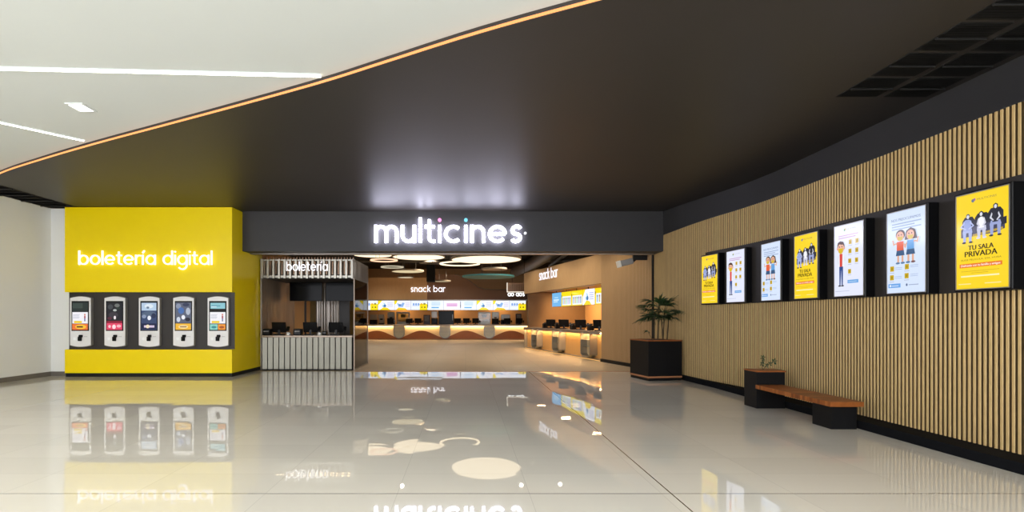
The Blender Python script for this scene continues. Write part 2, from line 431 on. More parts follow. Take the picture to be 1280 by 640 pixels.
struct(mb.build('wall_right', [OAK, OAKB, mat('oak_shaded_edge', '604b2c', .7, noise=.08)]))
mb = MB(); bpath = [p for p in catmull(path, 4) if p[1] <= 12.42]
ribbon(mb, bpath, -.049, -.012, 1.90, 3.15)
o = struct(mb.build('trim_2', CHAR2))
fpath = [(6.37, 1.2), (6.37, 9.8), (6.36, 10.7), (6.28, 11.5), (6.12, 12.3), (5.9, 13.2), (5.7, 14.0), (5.58, 14.68)]
mb = MB(); ribbon(mb, catmull(fpath, 3), -.08, 0, 3.93, 4.6); struct(mb.build('trim_3', CHAR))
# ledge between slats and fascia
mb = MB(); up = catmull(path, 3); mb.prism([p for p in up if p[1] < 14.7]+[(5.7, 14.68), (6.6, 14.68), (6.6, 1.2)], 3.931, 3.95); struct(mb.build('trim_4', CHAR))
kp = [(5.66, 1.2), (5.66, 9.6), (5.66, 10.9), (5.66, 11.8), (5.62, 12.4), (5.58, 13.2), (5.54, 14.0), (5.51, 14.7), (5.53, 15.5)]
kk = [(6.05, 1.2), (6.05, 9.6), (6.04, 10.9), (5.9, 11.8), (5.77, 12.4), (5.7, 13.2), (5.66, 14.0), (5.64, 14.7), (5.66, 15.5)]
mb = MB(); mb.prism(kp+kk[::-1], 0, .118); struct(mb.build('baseboard_right', mat('black_kick', '131417', .8, noise=.1, spec=.08)))

struct(MB().box(5.555, 5.60, 15.46, 15.52, 0, 3.47).build('trim_10', BLKM))
# entrance beam
mb = MB(); mb.box(-6.31, 5.62, 14.7, 15.45, 3.477, 4.6); struct(mb.build('trim_5', CHAR))
mb = MB(); mb.box(-6.31, 5.5, 15.2, 15.44, 3.455, 3.477); struct(mb.build('trim_6', STEELD))

# inner hall shell
struct(MB().box(-12.6, 10.5, 15.46, 43, 5.5, 5.6).build('ceiling', INCEIL))
struct(MB().box(-12.6, 10.5, 15.36, 15.46, 4.6, 5.5).build('wall_front', INCEIL))
struct(MB().box(-12.6, 10.5, 41.5, 41.7, 0, 5.5).build('wall_back', OAKP))
struct(MB().box(-11.4, -11.2, 16.2, 41.5, 0, 5.5).build('wall_left', OAKP))
struct(MB().box(10.3, 10.5, 15.46, 41.5, 0, 5.5).build('wall_right', INCEIL))

# snack wall on the right (angled)
def sw(Y, off=0): return (9.0034-.2165*Y+off, Y)
DW = Vector((-.2165, 1)).normalized(); NW = Vector((-DW.y, DW.x))
TH = math.atan2(-DW.y, -DW.x)
def swl(Y, off): p = Vector(sw(Y)); return p-NW*off   # off into the wall (+) / out to the hall (-)
mb = MB()
Ys = 15.58; n = int((27.4-Ys)*1.023/.0625)
for i in range(n):
    p = Vector(sw(Ys))+DW*(.0625*i+.03)
    if p.y < 18.88: slatseg(mb, p, DW, .042, .03, .12, 3.93)
    else: slatseg(mb, p, DW, .052, .02, 2.85, 3.93)
mb.cur = 1
ribbon(mb, [sw(15.56), sw(18.9)], -.2, -.03, 0, 3.93)
ribbon(mb, [sw(18.9), sw(27.42)], -.2, -.02, 2.85, 3.93)
ribbon(mb, [sw(27.25), sw(27.42)], -3.4, -.2, 0, 3.93)
struct(mb.build('wall_right', [OAKP, mat('oak_groove', '6b5236', .7, noise=.05), mat('oak_panel_shaded_edge', '86683f', .7, noise=.05)]))  # slat edge tone darkened to paint in the groove shade
mb = MB(); ribbon(mb, [sw(15.6), sw(18.9)], 0, .02, 0, .11); struct(mb.build('baseboard_right', BLACKM))
mb = MB()
ribbon(mb, [sw(15.56), sw(27.42)], -3.5, -3.4, 0, 3.93)
ribbon(mb, [sw(17.3), sw(17.4)], -3.4, -.2, 0, 3.93)
struct(mb.build('wall_back', OAKP))
mb = MB(); ribbon(mb, [sw(17.3), sw(27.42)], -3.4, -.2, 2.95, 3.0); struct(mb.build('ceiling', OAKP))

# =================================================================== YELLOW BLOCK AND TICKET KIOSKS
t = thing('ticket_machine_wall', 'yellow wall block holding a row of five ticket machines under lit lettering', 'wall block', (-8.57, 14.05, 0))
X0, X1 = -10.83+8.57, -6.31+8.57
MB().box(X0, X1, 0, 2.1, 2.29, 4.585).build('upper_cladding', YEL, t)
MB().box(X0, X1, 0, 2.1, .10, .735).build('lower_cladding', YEL, t)
MB().box(X0, X1, .17, 2.1, .735, 2.29).build('side_cladding', YEL, t)
MB().box(X0, X1, .155, .17, .735, 2.29).build('back_panel', CHAR2, t)
MB().box(X0+.01, X1-.01, .02, 2.1, 0, .10).build('plinth', BLKM, t)
sign('lit_lettering', 'boletería digital', 'glowing white lettering reading boletería digital on the yellow wall', (-10.42, 14.05, 3.02), 0, 3.60, .272, .135, emi('fff7f2', 1.35, False), stand=.03, depth=.04)

def kiosk_shape(w, h, rise, n=10):
    r = []
    for i in range(n+1):
        u = -1+2*i/n; r.append((w/2*u, -rise*(1-u*u)))
    for i in range(n+1):
        u = 1-2*i/n; r.append((w/2*u, h+rise*(1-u*u)))
    return r
def kiosk_art(kind):
    a = Art(.46, .79, 1.0); w, h = .46, .79
    a.rect(0, 0, w, h, '0b0c10')
    def words(v0, c='b9bccb'):
        for k in range(4): a.rect(.04, v0-k*.03, .22-.02*(k % 2), v0-k*.03+.012, c)
    def man(u, v): a.ell(u, v+.1, .022, .026, 'd78a74'); a.rect(u-.02, v, u+.02, v+.07, 'b0505a'); a.rect(u-.014, v-.08, u+.014, v, '3a4a86')
    if kind in (0, 4):
        if kind == 0: a.rect(.02, .52, w-.02, h-.03, '2b3532'); a.rect(.03, .6, .3, .74, '3c4844')
        else: a.rect(.03, .59, w-.03, .75, '8cc6d2'); a.rect(.06, .66, .3, .68, '4f8ea2'); a.rect(.06, .63, .2, .65, 'e8f6fa')
        a.rect(.02, .19, w-.02, .50, 'f4f2f8'); words(.42); man(.36, .33); a.rect(.07, .2, .28, .26, 'f2d02a')
        if kind == 0:
            a.rect(.02, .02, w-.02, .18, 'f0783c'); a.ell(.25, .1, .15, .06, 'f8c43c'); a.rect(.14, .08, .31, .12, '5a3a28')
        else:
            a.rect(.02, .02, .23, .17, '8fd2c6'); a.rect(.24, .02, w-.02, .17, 'f29a3a'); a.ell(.13, .09, .07, .035, '3e8f95'); a.ell(.34, .09, .07, .035, 'a8531c')
    elif kind == 1:
        a.rect(.02, .2, w-.02, h-.03, '25252b')
        for p in ((.3, .68, .07, .05, '6f7370'), (.12, .64, .07, .07, '45494d'), (.24, .55, .05, .03, 'b9c0bd'), (.33, .6, .06, .03, '2b3a33'), (.2, .42, .13, .08, '3d3a42'), (.24, .35, .03, .05, 'f2e8ec'), (.1, .33, .06, .04, '5a2c3a')): a.ell(*p)
        a.rect(.02, .2, w-.02, .26, '8c2038'); a.rect(.02, .02, w-.02, .2, 'e8486a')
        for p in ((.1, .11, .035, .04, 'f8c8d2'), (.22, .1, .05, .06, 'fbe0e4'), (.35, .12, .06, .04, 'f6b8c4')): a.ell(*p)
    elif kind == 2:
        a.rect(.02, .02, w-.02, h-.03, '39486c'); a.rect(.03, .54, w-.03, .75, 'b9cfe6')
        for p in ((.23, .66, .12, .06, 'dfeaf4'), (.2, .62, .04, .03, '6a7f9a'), (.23, .45, .19, .07, '56667f'), (.24, .34, .05, .06, 'eef2fa'), (.1, .38, .06, .05, '8a97b2'), (.36, .4, .06, .07, '2b3450')): a.ell(*p)
        a.rect(.03, .04, w-.03, .19, '1d2244'); a.rect(.1, .08, .38, .14, 'd8c8e0'); a.ell(.2, .11, .05, .05, 'f0e2c0')
    else:
        a.rect(.02, .2, w-.02, h-.03, '5e6478')
        for p in ((.1, .66, .07, .07, '8b95ab'), (.3, .7, .09, .05, '39405a'), (.17, .54, .08, .09, '4a6fb0'), (.36, .52, .06, .1, 'b4bccb'), (.23, .36, .05, .06, 'f0f2fa'), (.1, .3, .05, .07, 'd0d8e6'), (.35, .3, .07, .05, '2c2b3a')): a.ell(*p)
        a.rect(.02, .02, w-.02, .19, 'f2b83a'); a.ell(.23, .1, .13, .05, 'f8e0a0'); a.rect(.14, .085, .32, .12, 'a87a58')
    return a
KL = ['leftmost ticket machine, screen with white card above an orange strip and dark top',
      'ticket machine second from left with a dark film poster and pink band on screen',
      'middle ticket machine of the five showing a pale blue film poster on screen',
      'ticket machine second from right, grey film image above a yellow band on screen',
      'rightmost ticket machine, screen with light blue banner over white and orange tiles']
for i in range(5):
    px = (100.2, 143.2, 186.2, 229.2, 272.2)[i]
    X = (px-VX)/F*14.1
    k = thing('ticket_machine', KL[i], 'ticket machine', (X, 14.205, .845), 0, 'ticket machines in the yellow wall')
    mb = MB(); sh = kiosk_shape(.57, 1.29, .045); mb.cur = 1; mb.prism(sh, -.085, 0, 'xz')
    mb.cur = 0; sh2 = [(x*.975, (z-.645)*.985+.645) for x, z in sh]; mb.prism(sh2, -.10, -.0851, 'xz'); mb.build('body', [KIOW, KIOG], k)
    bz = MB(); bz.box(-.235, .235, -.105, -.095, .395, 1.205); bz = bz.build('screen_bezel', BLK, k)
    kiosk_art(i).build('screen', bz, (-.23, -.1055, .405))
    cr = MB(); cr.cbox(-.045, .05, -.15, -.1, .12, .24, .012); cr.cbox(-.01, .075, -.165, -.1, .22, .29, .012); cr.box(-.03, .03, -.16, -.15, .14, .2)
    cr.build('card_reader', BLK, k)
    MB().box(-.19, -.12, -.106, -.1, .145, .215).build('contactless_panel', emi('f7f7f4', 1.0), k)
    MB().box(.1, .19, -.103, -.1, .235, .243).build('slot', KIOG, k)

# =================================================================== TICKET BOOTH (boletería)
bx0, bx1, by0, by1 = -6.2, -3.42, 15.76, 17.93
booth = thing('ticket_booth_counter', 'pleated metal ticket counter between the yellow wall and the glass partition', 'counter', (-4.81, 15.76, 0))
mb = MB(); W = 2.74; n = 16; p = W/n
for i in range(n):
    a = -W/2+i*p; mb.prism([(a, .06), (a+p*.12, .0), (a+p*.88, .035), (a+p*.88, .09), (a, .09)], .04, 1.0)
mb.build('front_panel', mat('satin_steel', '787568', .35, .5, noise=.12, scale=3, stretch=(4, 4, .5)), booth)
MB().cbox(-W/2-.01, W/2+.02, -.03, .7, 1.0, 1.06, .008).build('countertop', COUNTS, booth)
MB().box(-W/2, W/2, .10, .62, 0, 1.0).build('cabinet', BLKM, booth)
MB().box(-W/2, W/2, .04, .1, 0, .04).build('plinth', BLKM, booth)
# canopy of vertical fins
cn = thing('booth_canopy', 'metal fin canopy hanging over the ticket counter behind its lit lettering', 'canopy', (-4.81, 15.76, 2.79))
mb = MB()
for i in range(17):
    a = -1.36+i*.17; mb.box(a-.028, a+.028, 0, .06, 0, .58)
mb.build('front_fins', STEEL, cn)
mb = MB()
for i in range(17):
    b = .1+i*.145; mb.box(1.36, 1.40, b-.022, b+.022, -.01, .6)
mb.build('side_fins', STEELD, cn)
mb = MB()
for i in range(17):
    b = .1+i*.132; mb.box(-1.38, -1.35, b-.022, b+.022, 0, .58)
mb.build('side_fins', STEELD, cn)
MB().box(-1.37, 1.36, .06, .09, .03, .09).box(-1.37, 1.36, .06, .09, .54, .58).box(1.33, 1.36, .09, 2.2, .03, .09).box(1.33, 1.36, .09, 2.2, .5, .56).build('rail', STEEL, cn)
mb = MB()
for i in range(30):
    a = -1.34+i*.092; mb.box(a-.015, a+.015, .35, .38, .15, .66+.02)
mb.build('inner_fins', mat('bronze_fin', '8e7460', .3, .8, noise=.1), cn)
MB().box(-1.35, 1.33, .09, 2.2, 0.0, .03).build('soffit', CHAR2, cn)
MB().box(-1.35, 1.33, 1.0, 1.03, .03, .58).build('back_board', CHAR2, cn)
area('canopy_lamp', (-4.8, 16.45, 3.34), 2.4, .15, 5, 'ffd9a8')
sign('lit_lettering', 'boletería', 'glowing white lettering reading boletería on the metal fin canopy', (-5.42, 15.76, 3.015), 0, 1.25, .2, .13, emi('fdfbff', 1.6, False), stand=.015, depth=.03)
# booth side wall and back wall (corrugated)
def corrugated(x0, y0, x1, y1, z0, z1, pitch=.09, amp=.025):
    a = Vector((x0, y0)); b = Vector((x1, y1)); L = (b-a).length; d = (b-a)/L; q = Vector((-d.y, d.x)); n = max(4, int(L/pitch)*6)
    f = []; bk = []
    for i in range(n+1):
        s_ = L*i/n; f.append(tuple(a+d*s_+q*(-amp*abs(math.sin(PI*s_/pitch)))))
        bk.append(tuple(a+d*s_+q*.04))
    mb = MB(); mb.prism(f+bk[::-1], z0, z1); return mb
struct(corrugated(-6.235, 15.9, -6.235, 18.9, 0, 3.4).build('wall_left', STEELD, None))
t = thing('booth_back_wall', 'corrugated metal back wall of the ticket booth with dark openings', 'partition', (-4.8, 18.9, 0))
mb = corrugated(-.64, 0, .21, 0, 0, 3.4); mb.build('corrugated_panel', STEELD, t)
MB().box(.21, .58, 0, .04, 0, 3.4).build('dark_panel', CHAR2, t)
MB().box(-1.4, -.64, .0, .04, 2.5, 3.4).build('header_panel', CHAR2, t)
MB().box(-1.06, -1.0, 0, .06, 0, 2.5).build('door_post', CHAR2, t)
t2 = tag(MB().box(-6.1, -4.1, 20.4, 20.5, 0, 3).build('storage_screen', mat('olive_panel', '6a5520', .5, noise=.1)), 'olive yellow panel seen through the opening behind the ticket booth', 'panel')
for nm, xa, xb in (('left-hand', -5.92, -4.83), ('right-hand', -4.71, -3.62)):
    d = thing('display_screen', 'black switched-off display screen over the ticket counter, the %s one' % nm, 'screen', ((xa+xb)/2, 17.5, 2.157), 0, 'screens over the ticket counter')
    w = (xb-xa)/2
    MB().cbox(-w, w, 0, .06, 0, .63, .008).build('housing', BLKM, d); MB().box(-w+.015, w-.015, -.003, 0, .015, .615).build('glass', mat('dark_screen', '050506', .15, spec=.08), d)
    MB().box(-.02, .02, .01, .05, .62, .612).build('hanger', BLKM, d)
# glass partition beside the booth
g = thing('glass_partition', 'clear glass partition with thin steel posts at the right of the ticket counter', 'partition', (-3.38, 15.76, 0))
MB().box(-.006, .006, .04, 2.14, .03, 2.77).build('glass_pane', GLASS, g)
MB().box(-.012, .012, .0, .04, 0, 2.79).build('post', COUNTS, g); MB().box(-.02, .02, 2.14, 2.19, 0, 2.79).build('post', COUNTS, g)
MB().box(-.02, .02, .04, 2.14, 0, .03).build('bottom_rail', STEELD, g)
MB().box(-.03, -.006, 1.99, 2.03, .35, 2.0).build('door_handle', BLKM, g)

def pos(label, loc, rz, s=1.0, group=None, face=1):
    k = thing('cash_register', label, 'cash register', loc, rz, group)
    MB().cbox(-.13*s, .13*s, -.12*s, .12*s, 0, .03*s, .008).build('base', BLK, k)
    MB().box(-.03*s, .03*s, -.01, .02, .03*s, .14*s).build('stand', BLK, k)
    m = MB(); m.M = Matrix.Translation((0, 0, .2*s)) @ Matrix.Rotation(.25*face, 4, 'X'); m.cbox(-.19*s, .19*s, -.02, .02, -.13*s, .15*s, .01); m.build('monitor', BLK, k)
    m = MB(); m.M = Matrix.Translation((.02, .03*face, .2*s)) @ Matrix.Rotation(.25*face, 4, 'X'); m.box(-.08*s, .1*s, -.0, .05, -.06*s, .07*s); m.build('housing', BLKM, k)
    m = MB(); m.tube([(.24*s, 0, 0), (.24*s, 0, .13*s)], .012, 6); m.M = Matrix.Translation((.24*s, 0, .16*s)) @ Matrix.Rotation(-.5, 4, 'X'); m.cbox(-.04*s, .04*s, -.03, .015, -.06*s, .07*s, .008); m.build('card_terminal', BLK, k)
    return k
for (px, lb) in ((349, 'black cash register at the left end of the ticket counter'), (388, 'black cash register in the middle of the ticket counter'), (420, 'black cash register at the right end of the ticket counter')):
    pos(lb, ((px-VX)/F*16.1, 16.1, 1.06), 0, 1.15, 'registers on the ticket counter')
def printer(label, x, y, z, s=1, col=BLK, group=None):
    k = thing('receipt_printer', label, 'printer', (x, y, z), 0, group)
    MB().cbox(-.09*s, .09*s, -.09*s, .09*s, 0, .15*s, .02).build('body', col, k); MB().box(-.06*s, .06*s, -.095*s, -.09*s, .08*s, .1*s).build('paper_slot', KIOG, k)
printer('black receipt printer left of the ticket counter registers', (334.5-VX)/F*16.05, 16.05, 1.06, 1.3)
printer('small pale receipt printer between left and middle ticket counter registers', (360.5-VX)/F*15.9, 15.9, 1.06, .6, KIOW)
printer('black receipt printer beside the middle ticket counter register', (373-VX)/F*16.05, 16.05, 1.06, 1.3)
printer('small pale receipt printer right of the middle ticket counter register', (399.8-VX)/F*15.9, 15.9, 1.06, .6, KIOW)
printer('black receipt printer left of the right-hand ticket counter register', (406-VX)/F*16.05, 16.05, 1.06, .8)

# =================================================================== MAIN SIGN
WL = emi('e6e5ff', 20.0, False)
sign('multicines_sign', 'multicines', 'large glowing white multicines lettering with pink and blue dots on the dark beam', (-2.56, 14.7, 3.705), 0, 4.17, .49, .165, WL, gap=.16, depth=.06, stand=.06,
     dots=[emi('ff9ad6', 1.6, False), emi('7fd6f2', 1.4, False)])
t = tag(MB().prism([(1.68+.035*math.cos(q*PI/6), 3.98+.035*math.sin(q*PI/6)) for q in range(12)], 14.62, 14.7, 'xz').build('registered_mark', emi('f4f5ff', 1.5, False)), 'tiny glowing dot just right of the multicines lettering', 'sign')

# =================================================================== POSTER DISPLAYS
def art_private(w=.6, h=1.1):
    a = Art(w, h, 1.05); a.rect(0, 0, w, h, 'f3cf1e'); a.rect(.01, .012, w-.01, h-.012, 'fad628')
    a.ell(.2, h-.085, .018, .02, '6a7a86'); a.ell(.22, h-.075, .012, .016, 'a66a9a'); a.text('MULTICINES', .36, h-.09, .22, .022, '8a7a4a')
    # three people on dark cinema seats
    D, G = '2b2c38', '43445a'
    for (u, v, w_) in ((.15, .76, .075), (.31, .78, .085), (.46, .81, .085)):
        a.poly([(u-w_, v-.14), (u-w_, v+.03), (u-w_*.6, v+.075), (u+w_*.6, v+.075), (u+w_, v+.03), (u+w_, v-.12)], D)
    a.poly([(.06, .60), (.06, .70), (.12, .71), (.50, .745), (.56, .75), (.56, .64), (.46, .61)], G)
    a.poly([(.20, .60), (.20, .625), (.54, .66), (.54, .635)], 'b89a3a')
    a.poly([(.52, .68), (.52, .76), (.58, .77), (.58, .69)], D)
    def legs(u, v, c, sh, sp=.035, L=.17):
        a.poly([(u-.05, v), (u+.05, v), (u+sp+.025, v-.05), (u-sp-.025, v-.05)], c)
        for g in (-1, 1): a.poly([(u+g*sp-.022, v-.03), (u+g*sp+.022, v-.03), (u+g*sp+.015, v-L), (u+g*sp-.015, v-L)], c); a.ell(u+g*sp+g*.006, v-L-.006, .024, .011, sh)
    def torso(u, v, c, w_=.042):
        a.poly([(u-w_, v), (u-.018, v+.02), (u+.018, v+.02), (u+w_, v), (u+w_*.85, v-.11), (u-w_*.85, v-.11)], c)
    def arms(u, v, c, o=.07):
        for g in (-1, 1): a.poly([(u+g*.038, v), (u+g*o, v-.06), (u+g*.02, v-.10), (u+g*.015, v-.085), (u+g*(o-.022), v-.055), (u+g*.03, v-.02)], c)
    def head(u, v, hair, long=False):
        if long: a.poly([(u-.026, v-.05), (u-.026, v+.02), (u, v+.038), (u+.026, v+.02), (u+.028, v-.055), (u+.016, v-.03), (u-.014, v-.03)], hair)
        else: a.ell(u, v+.012, .023, .024, hair)
        a.ell(u, v, .016, .022, 'dedeea')
    # left: pale blue pullover, arm behind the head
    legs(.14, .70, 'a4afdc', '2a2b38', .035, .155); torso(.14, .785, '93a2d6', .05); arms(.14, .785, 'b2bce4', .085); head(.15, .835, '5a5c70')
    legs(.31, .71, 'c6c8de', 'd8d8e6', .03, .13); torso(.31, .795, 'f2f2f8', .035); arms(.31, .795, 'd0d0de', .055); head(.31, .84, '24242e', True)
    legs(.47, .745, '9ba5d2', '30303c', .04, .16); torso(.47, .835, '2c2d38', .036); arms(.47, .835, 'd2d3e0', .062); head(.475, .895, '2c2c36', True)
    a.text('TU SALA', .31, .445, .29, .055, '2c2412', .003); a.text('PRIVADA', .31, .37, .37, .062, '2c2412', .003)
    a.text('ELIGE PELÍCULA, DÍA, HORA', .31, .325, .46, .024, '7a6220')
    a.rect(.06, .245, .55, .29, 'e87a2a'); a.text('Disfrútala con tu familia y amigos', .305, .257, .45, .024, 'fff6e8', .001)
    for k, (u0, u1) in enumerate(((.08, .52), (.2, .4))): a.rect(u0, .2-.022*k, u1, .204-.022*k, 'b8902a')
    a.rect(.08, .135, .52, .152, 'fbf2b8'); a.rect(.05, .05, .2, .06, 'f8eaa0'); a.rect(.36, .05, .54, .06, 'f8eaa0')
    return a
def icons(a, pts, s=.042):
    for (u, v) in pts:
        a.rect(u-s/2, v-s*.55, u+s/2, v+s*.55, 'c9a91c'); a.ell(u, v, s*.25, s*.3, 'a88c22'); a.rect(u-s*.6, v-s*.95, u+s*.6, v-s*.82, 'b4bad0')
def mask_man(a, u, v, k=1):
    E = lambda du, dv, x, y, c: a.ell(u+du*k, v+dv*k, x*k, y*k, c)
    P = lambda pts, c: a.poly([(u+p[0]*k, v+p[1]*k) for p in pts], c)
    P([(-.04, .0), (.04, .0), (.035, -.3), (.012, -.3), (.0, -.06), (-.012, -.3), (-.035, -.3)], '2f4a8a')
    E(-.03, -.305, .03, .01, '2a2a33'); E(.03, -.305, .03, .01, '2a2a33')
    P([(-.06, -.02), (-.055, .17), (.055, .17), (.06, -.02)], 'eceef6'); P([(-.025, -.02), (-.03, .17), (.03, .17), (.025, -.02)], 'd8443e')
    P([(-.055, .16), (-.085, .08), (-.06, .01), (-.045, .03), (-.06, .08), (-.04, .13)], 'dfe3ee'); P([(.055, .16), (.09, .09), (.1, .14), (.115, .13), (.1, .05), (.06, .06)], 'dfe3ee')
    E(0, .27, .075, .085, '4a3028'); E(-.07, .25, .015, .02, 'e0a088'); E(.07, .25, .015, .02, 'e0a088'); E(0, .25, .065, .078, 'eab49c')
    P([(-.05, .25), (.05, .25), (.04, .19), (0, .165), (-.04, .19)], 'd9b81e'); E(-.025, .275, .008, .01, '2a2020'); E(.025, .275, .008, .01, '2a2020')
    P([(-.07, .3), (-.03, .315), (.02, .305), (.07, .3), (.05, .345), (-.01, .36), (-.06, .34)], '4a3028')
def art_rules(w=.6, h=1.1):
    a = Art(w, h, 1.05); a.rect(0, 0, w, h, 'd8def4'); a.rect(.008, .008, w-.008, h-.008, 'e4e8fa')
    a.ell(.22, h-.08, .018, .02, '5a9a6a'); a.ell(.235, h-.07, .01, .014, 'd8b030'); a.text('MULTICINES', .35, h-.085, .2, .02, 'a8aec4')
    for k in range(2):
        a.rect(.09, h-.175-.035*k, .5-.05*k, h-.158-.035*k, 'c4a0cc')
    mask_man(a, .15, .48, 1.05)
    icons(a, [(.35, .82), (.49, .82), (.35, .68), (.49, .68), (.35, .53), (.49, .53), (.35, .37)], .062)
    a.rect(.31, .19, .53, .24, '6aa6e2'); a.rect(.33, .21, .5, .218, 'cfe2f6'); a.rect(.05, .07, .35, .078, 'b8bed8')
    return a
def art_kids(w=.6, h=1.1):
    a = Art(w, h, 1.05); a.rect(0, 0, w, h, 'ccdaf4'); a.rect(.008, .008, w-.008, h-.008, 'd6e4fa')
    a.text('NOS PREOCUPAMOS', .3, h-.13, .46, .036, '7d90b4', .001)
    for k in range(3): a.rect(.08, h-.175-.035*k, .54-.1*(k % 2), h-.16-.035*k, '9aaed0')
    def kid(u, v, girl):
        hair = '4a3a34'; skin = 'e0a88c'
        if girl: a.poly([(u-.095, v+.08), (u-.07, v+.2), (u, v+.235), (u+.07, v+.2), (u+.1, v+.08)], hair)
        else: a.ell(u, v+.16, .075, .07, hair)
        a.rect(u-.05, v-.21, u-.02, v-.09, skin); a.rect(u+.02, v-.21, u+.05, v-.09, skin)
        a.ell(u-.04, v-.22, .035, .014, '5a7fa8'); a.ell(u+.04, v-.22, .035, .014, '5a7fa8' if not girl else '7a5a5a')
        a.poly([(u-.055, v-.04), (u+.055, v-.04), (u+.07, v-.12), (u-.07, v-.12)], '3a5a80')
        a.poly([(u-.055, v+.07), (u+.055, v+.07), (u+.055, v-.05), (u-.055, v-.05)], '62a0da' if girl else 'e2603a')
        sgn = -1 if not girl else 1
        a.poly([(u+sgn*.05, v+.06), (u+sgn*.11, v+.02), (u+sgn*.13, v+.1), (u+sgn*.11, v+.1), (u+sgn*.095, v+.05), (u+sgn*.05, v+.03)], skin)
        a.poly([(u-sgn*.05, v+.06), (u-sgn*.1, v-.0), (u-sgn*.085, v-.03), (u-sgn*.05, v+.03)], skin)
        a.ell(u, v+.14, .062, .065, skin); a.poly([(u-.045, v+.135), (u+.045, v+.135), (u+.03, v+.085), (u-.03, v+.085)], 'cbb02c')
        a.ell(u-.022, v+.158, .008, .01, '2a2020'); a.ell(u+.022, v+.158, .008, .01, '2a2020')
    kid(.22, .62, False); kid(.39, .62, True)
    icons(a, [(.1, .33), (.34, .34), (.1, .21), (.34, .22)], .064)
    for (u, v) in ((.15, .33), (.4, .345), (.15, .21), (.4, .225)):
        for k in range(2): a.rect(u, v+.005-.022*k, u+.12, v+.012-.022*k, 'a8bade')
    a.rect(.05, .07, .25, .125, '6ea6e6'); a.ell(.085, .097, .016, .016, 'e4eefc'); a.rect(.11, .09, .22, .1, 'd8e6fa')
    a.ell(.35, .1, .014, .018, '5a6a90'); a.rect(.38, .093, .53, .103, '9aa8c8')
    return a
PL = [('first', 'private', 'yellow TU SALA PRIVADA poster display farthest along the slatted wall, above the palm side'),
      ('m', 'rules', 'smaller-looking pale display of a masked man, second from the palm'),
      ('k', 'kids', 'smaller-looking pale display of two masked children, third from the palm'),
      ('p', 'private', 'yellow TU SALA PRIVADA poster display, middle of the seven, between two pale ones'),
      ('m', 'rules', 'pale display of a masked man directly right of the middle yellow poster'),
      ('k', 'kids', 'large pale display of two masked children next to the nearest yellow poster'),
      ('p', 'private', 'largest nearest yellow TU SALA PRIVADA poster display at the right picture edge')]
ypos = [(5.86, 12.03), (5.86, 11.13), (5.86, 9.985), (5.86, 8.965), (5.86, 7.965), (5.86, 6.93), (5.86, 5.91)]
def wall_at(y):
    for (a, b) in zip(path, path[1:]):
        if a[1] <= y <= b[1]:
            f = (y-a[1])/(b[1]-a[1]); return a[0]+(b[0]-a[0])*f, math.atan2(b[0]-a[0], b[1]-a[1])
for i, (k_, kind, lab) in enumerate(PL):
    y = ypos[i][1]; xw, ang = wall_at(y)
    rz = -PI/2-ang
    n = Vector((math.sin(rz), -math.cos(rz)))
    base = Vector((xw, y))-n*.01
    d = thing('poster_display', lab, 'display', (base.x, base.y, 1.905), rz, 'lit poster displays on the slatted wall')
    MB().cbox(-.335, .335, -.145, 0, 0, 1.16, .008).build('housing', BLK, d)
    a = {'private': art_private, 'rules': art_rules, 'kids': art_kids}[kind]()
    a.build('screen', d, (-.30, -.1455, .03))
    e = MB()
    for b in ((-.31, -.30, .025, 1.135), (.30, .31, .025, 1.135)): e.box(b[0], b[1], -.152, -.145, b[2], b[3])
    e.box(-.31, .31, -.152, -.145, 1.13, 1.14).box(-.31, .31, -.152, -.145, .02, .03)
    e.build('screen_edge', STEEL, d)

# =================================================================== PALM PLANTER
ang = math.radians(10.5)
pl = thing('planter_box', 'large black cube planter with wood trim standing at the end of the slatted wall', 'planter', (4.605, 13.1, 0), ang)
w = .93
mb = MB(); mb.box(.01, w-.01, .01, w-.01, 0, .07); mb.box(0, w, 0, w, .115, 1.0)
mb.build('box', BLACKM, pl)
MB().box(-.004, w+.004, -.004, w+.004, .07, .115).build('base_band', BRONZ, pl)
r = MB(); r.box(-.008, w+.008, -.008, .05, 1.0, 1.03).box(-.008, w+.008, w-.05, w+.008, 1.0, 1.03).box(-.008, .05, .05, w-.05, 1.0, 1.03).box(w-.05, w+.008, .05, w-.05, 1.0, 1.03)
r.build('rim', TEAK, pl); MB().box(.05, w-.05, .05, w-.05, 1.0, 1.018).build('soil', SOIL, pl)
palm = thing('potted_palm', 'green fan palm with thin stems growing from the large black planter', 'plant', (5.05, 13.5, 1.018))
rnd = random.Random(5)
def fan(center, aim, n, L, spread, droop):
    """a fan of narrow leaflets from a point"""
    mb = MB(); c = Vector(center); aim = Vector(aim).normalized()
    side = aim.cross(Vector((0, 0, 1))).normalized()
    if side.length < .1: side = Vector((1, 0, 0))
    upv = side.cross(aim)
    for i in range(n):
        a = spread*(i/(n-1)-.5)+rnd.uniform(-.08, .08); l = L*rnd.uniform(.8, 1.1)*(1-.25*abs(a/spread))
        d = (aim*math.cos(a)+side*math.sin(a)+upv*rnd.uniform(-.1, .15)).normalized()
        q = d.cross(upv).normalized(); vs = []; fs = []
        for k in range(6):
            t_ = k/5; pnt = c+d*l*t_+Vector((0, 0, -droop*l*t_*t_)); hw = (.009+.019*math.sin(PI*min(t_*1.1+.12, 1)))*(1 if k < 5 else .1)
            vs += [tuple(pnt-q*hw+upv*.004), tuple(pnt-upv*.004), tuple(pnt+q*hw+upv*.004)]
        for k in range(5):
            o = k*3; fs += [(o, o+1, o+4, o+3), (o+1, o+2, o+5, o+4)]
        mb.add(vs, fs)
    return mb
stems = [((-.16, -.02), .74), ((-.04, .06), .90), ((.06, -.03), .82), ((.11, .1), .66), ((-.09, -.1), .55), ((.18, .0), .6)]
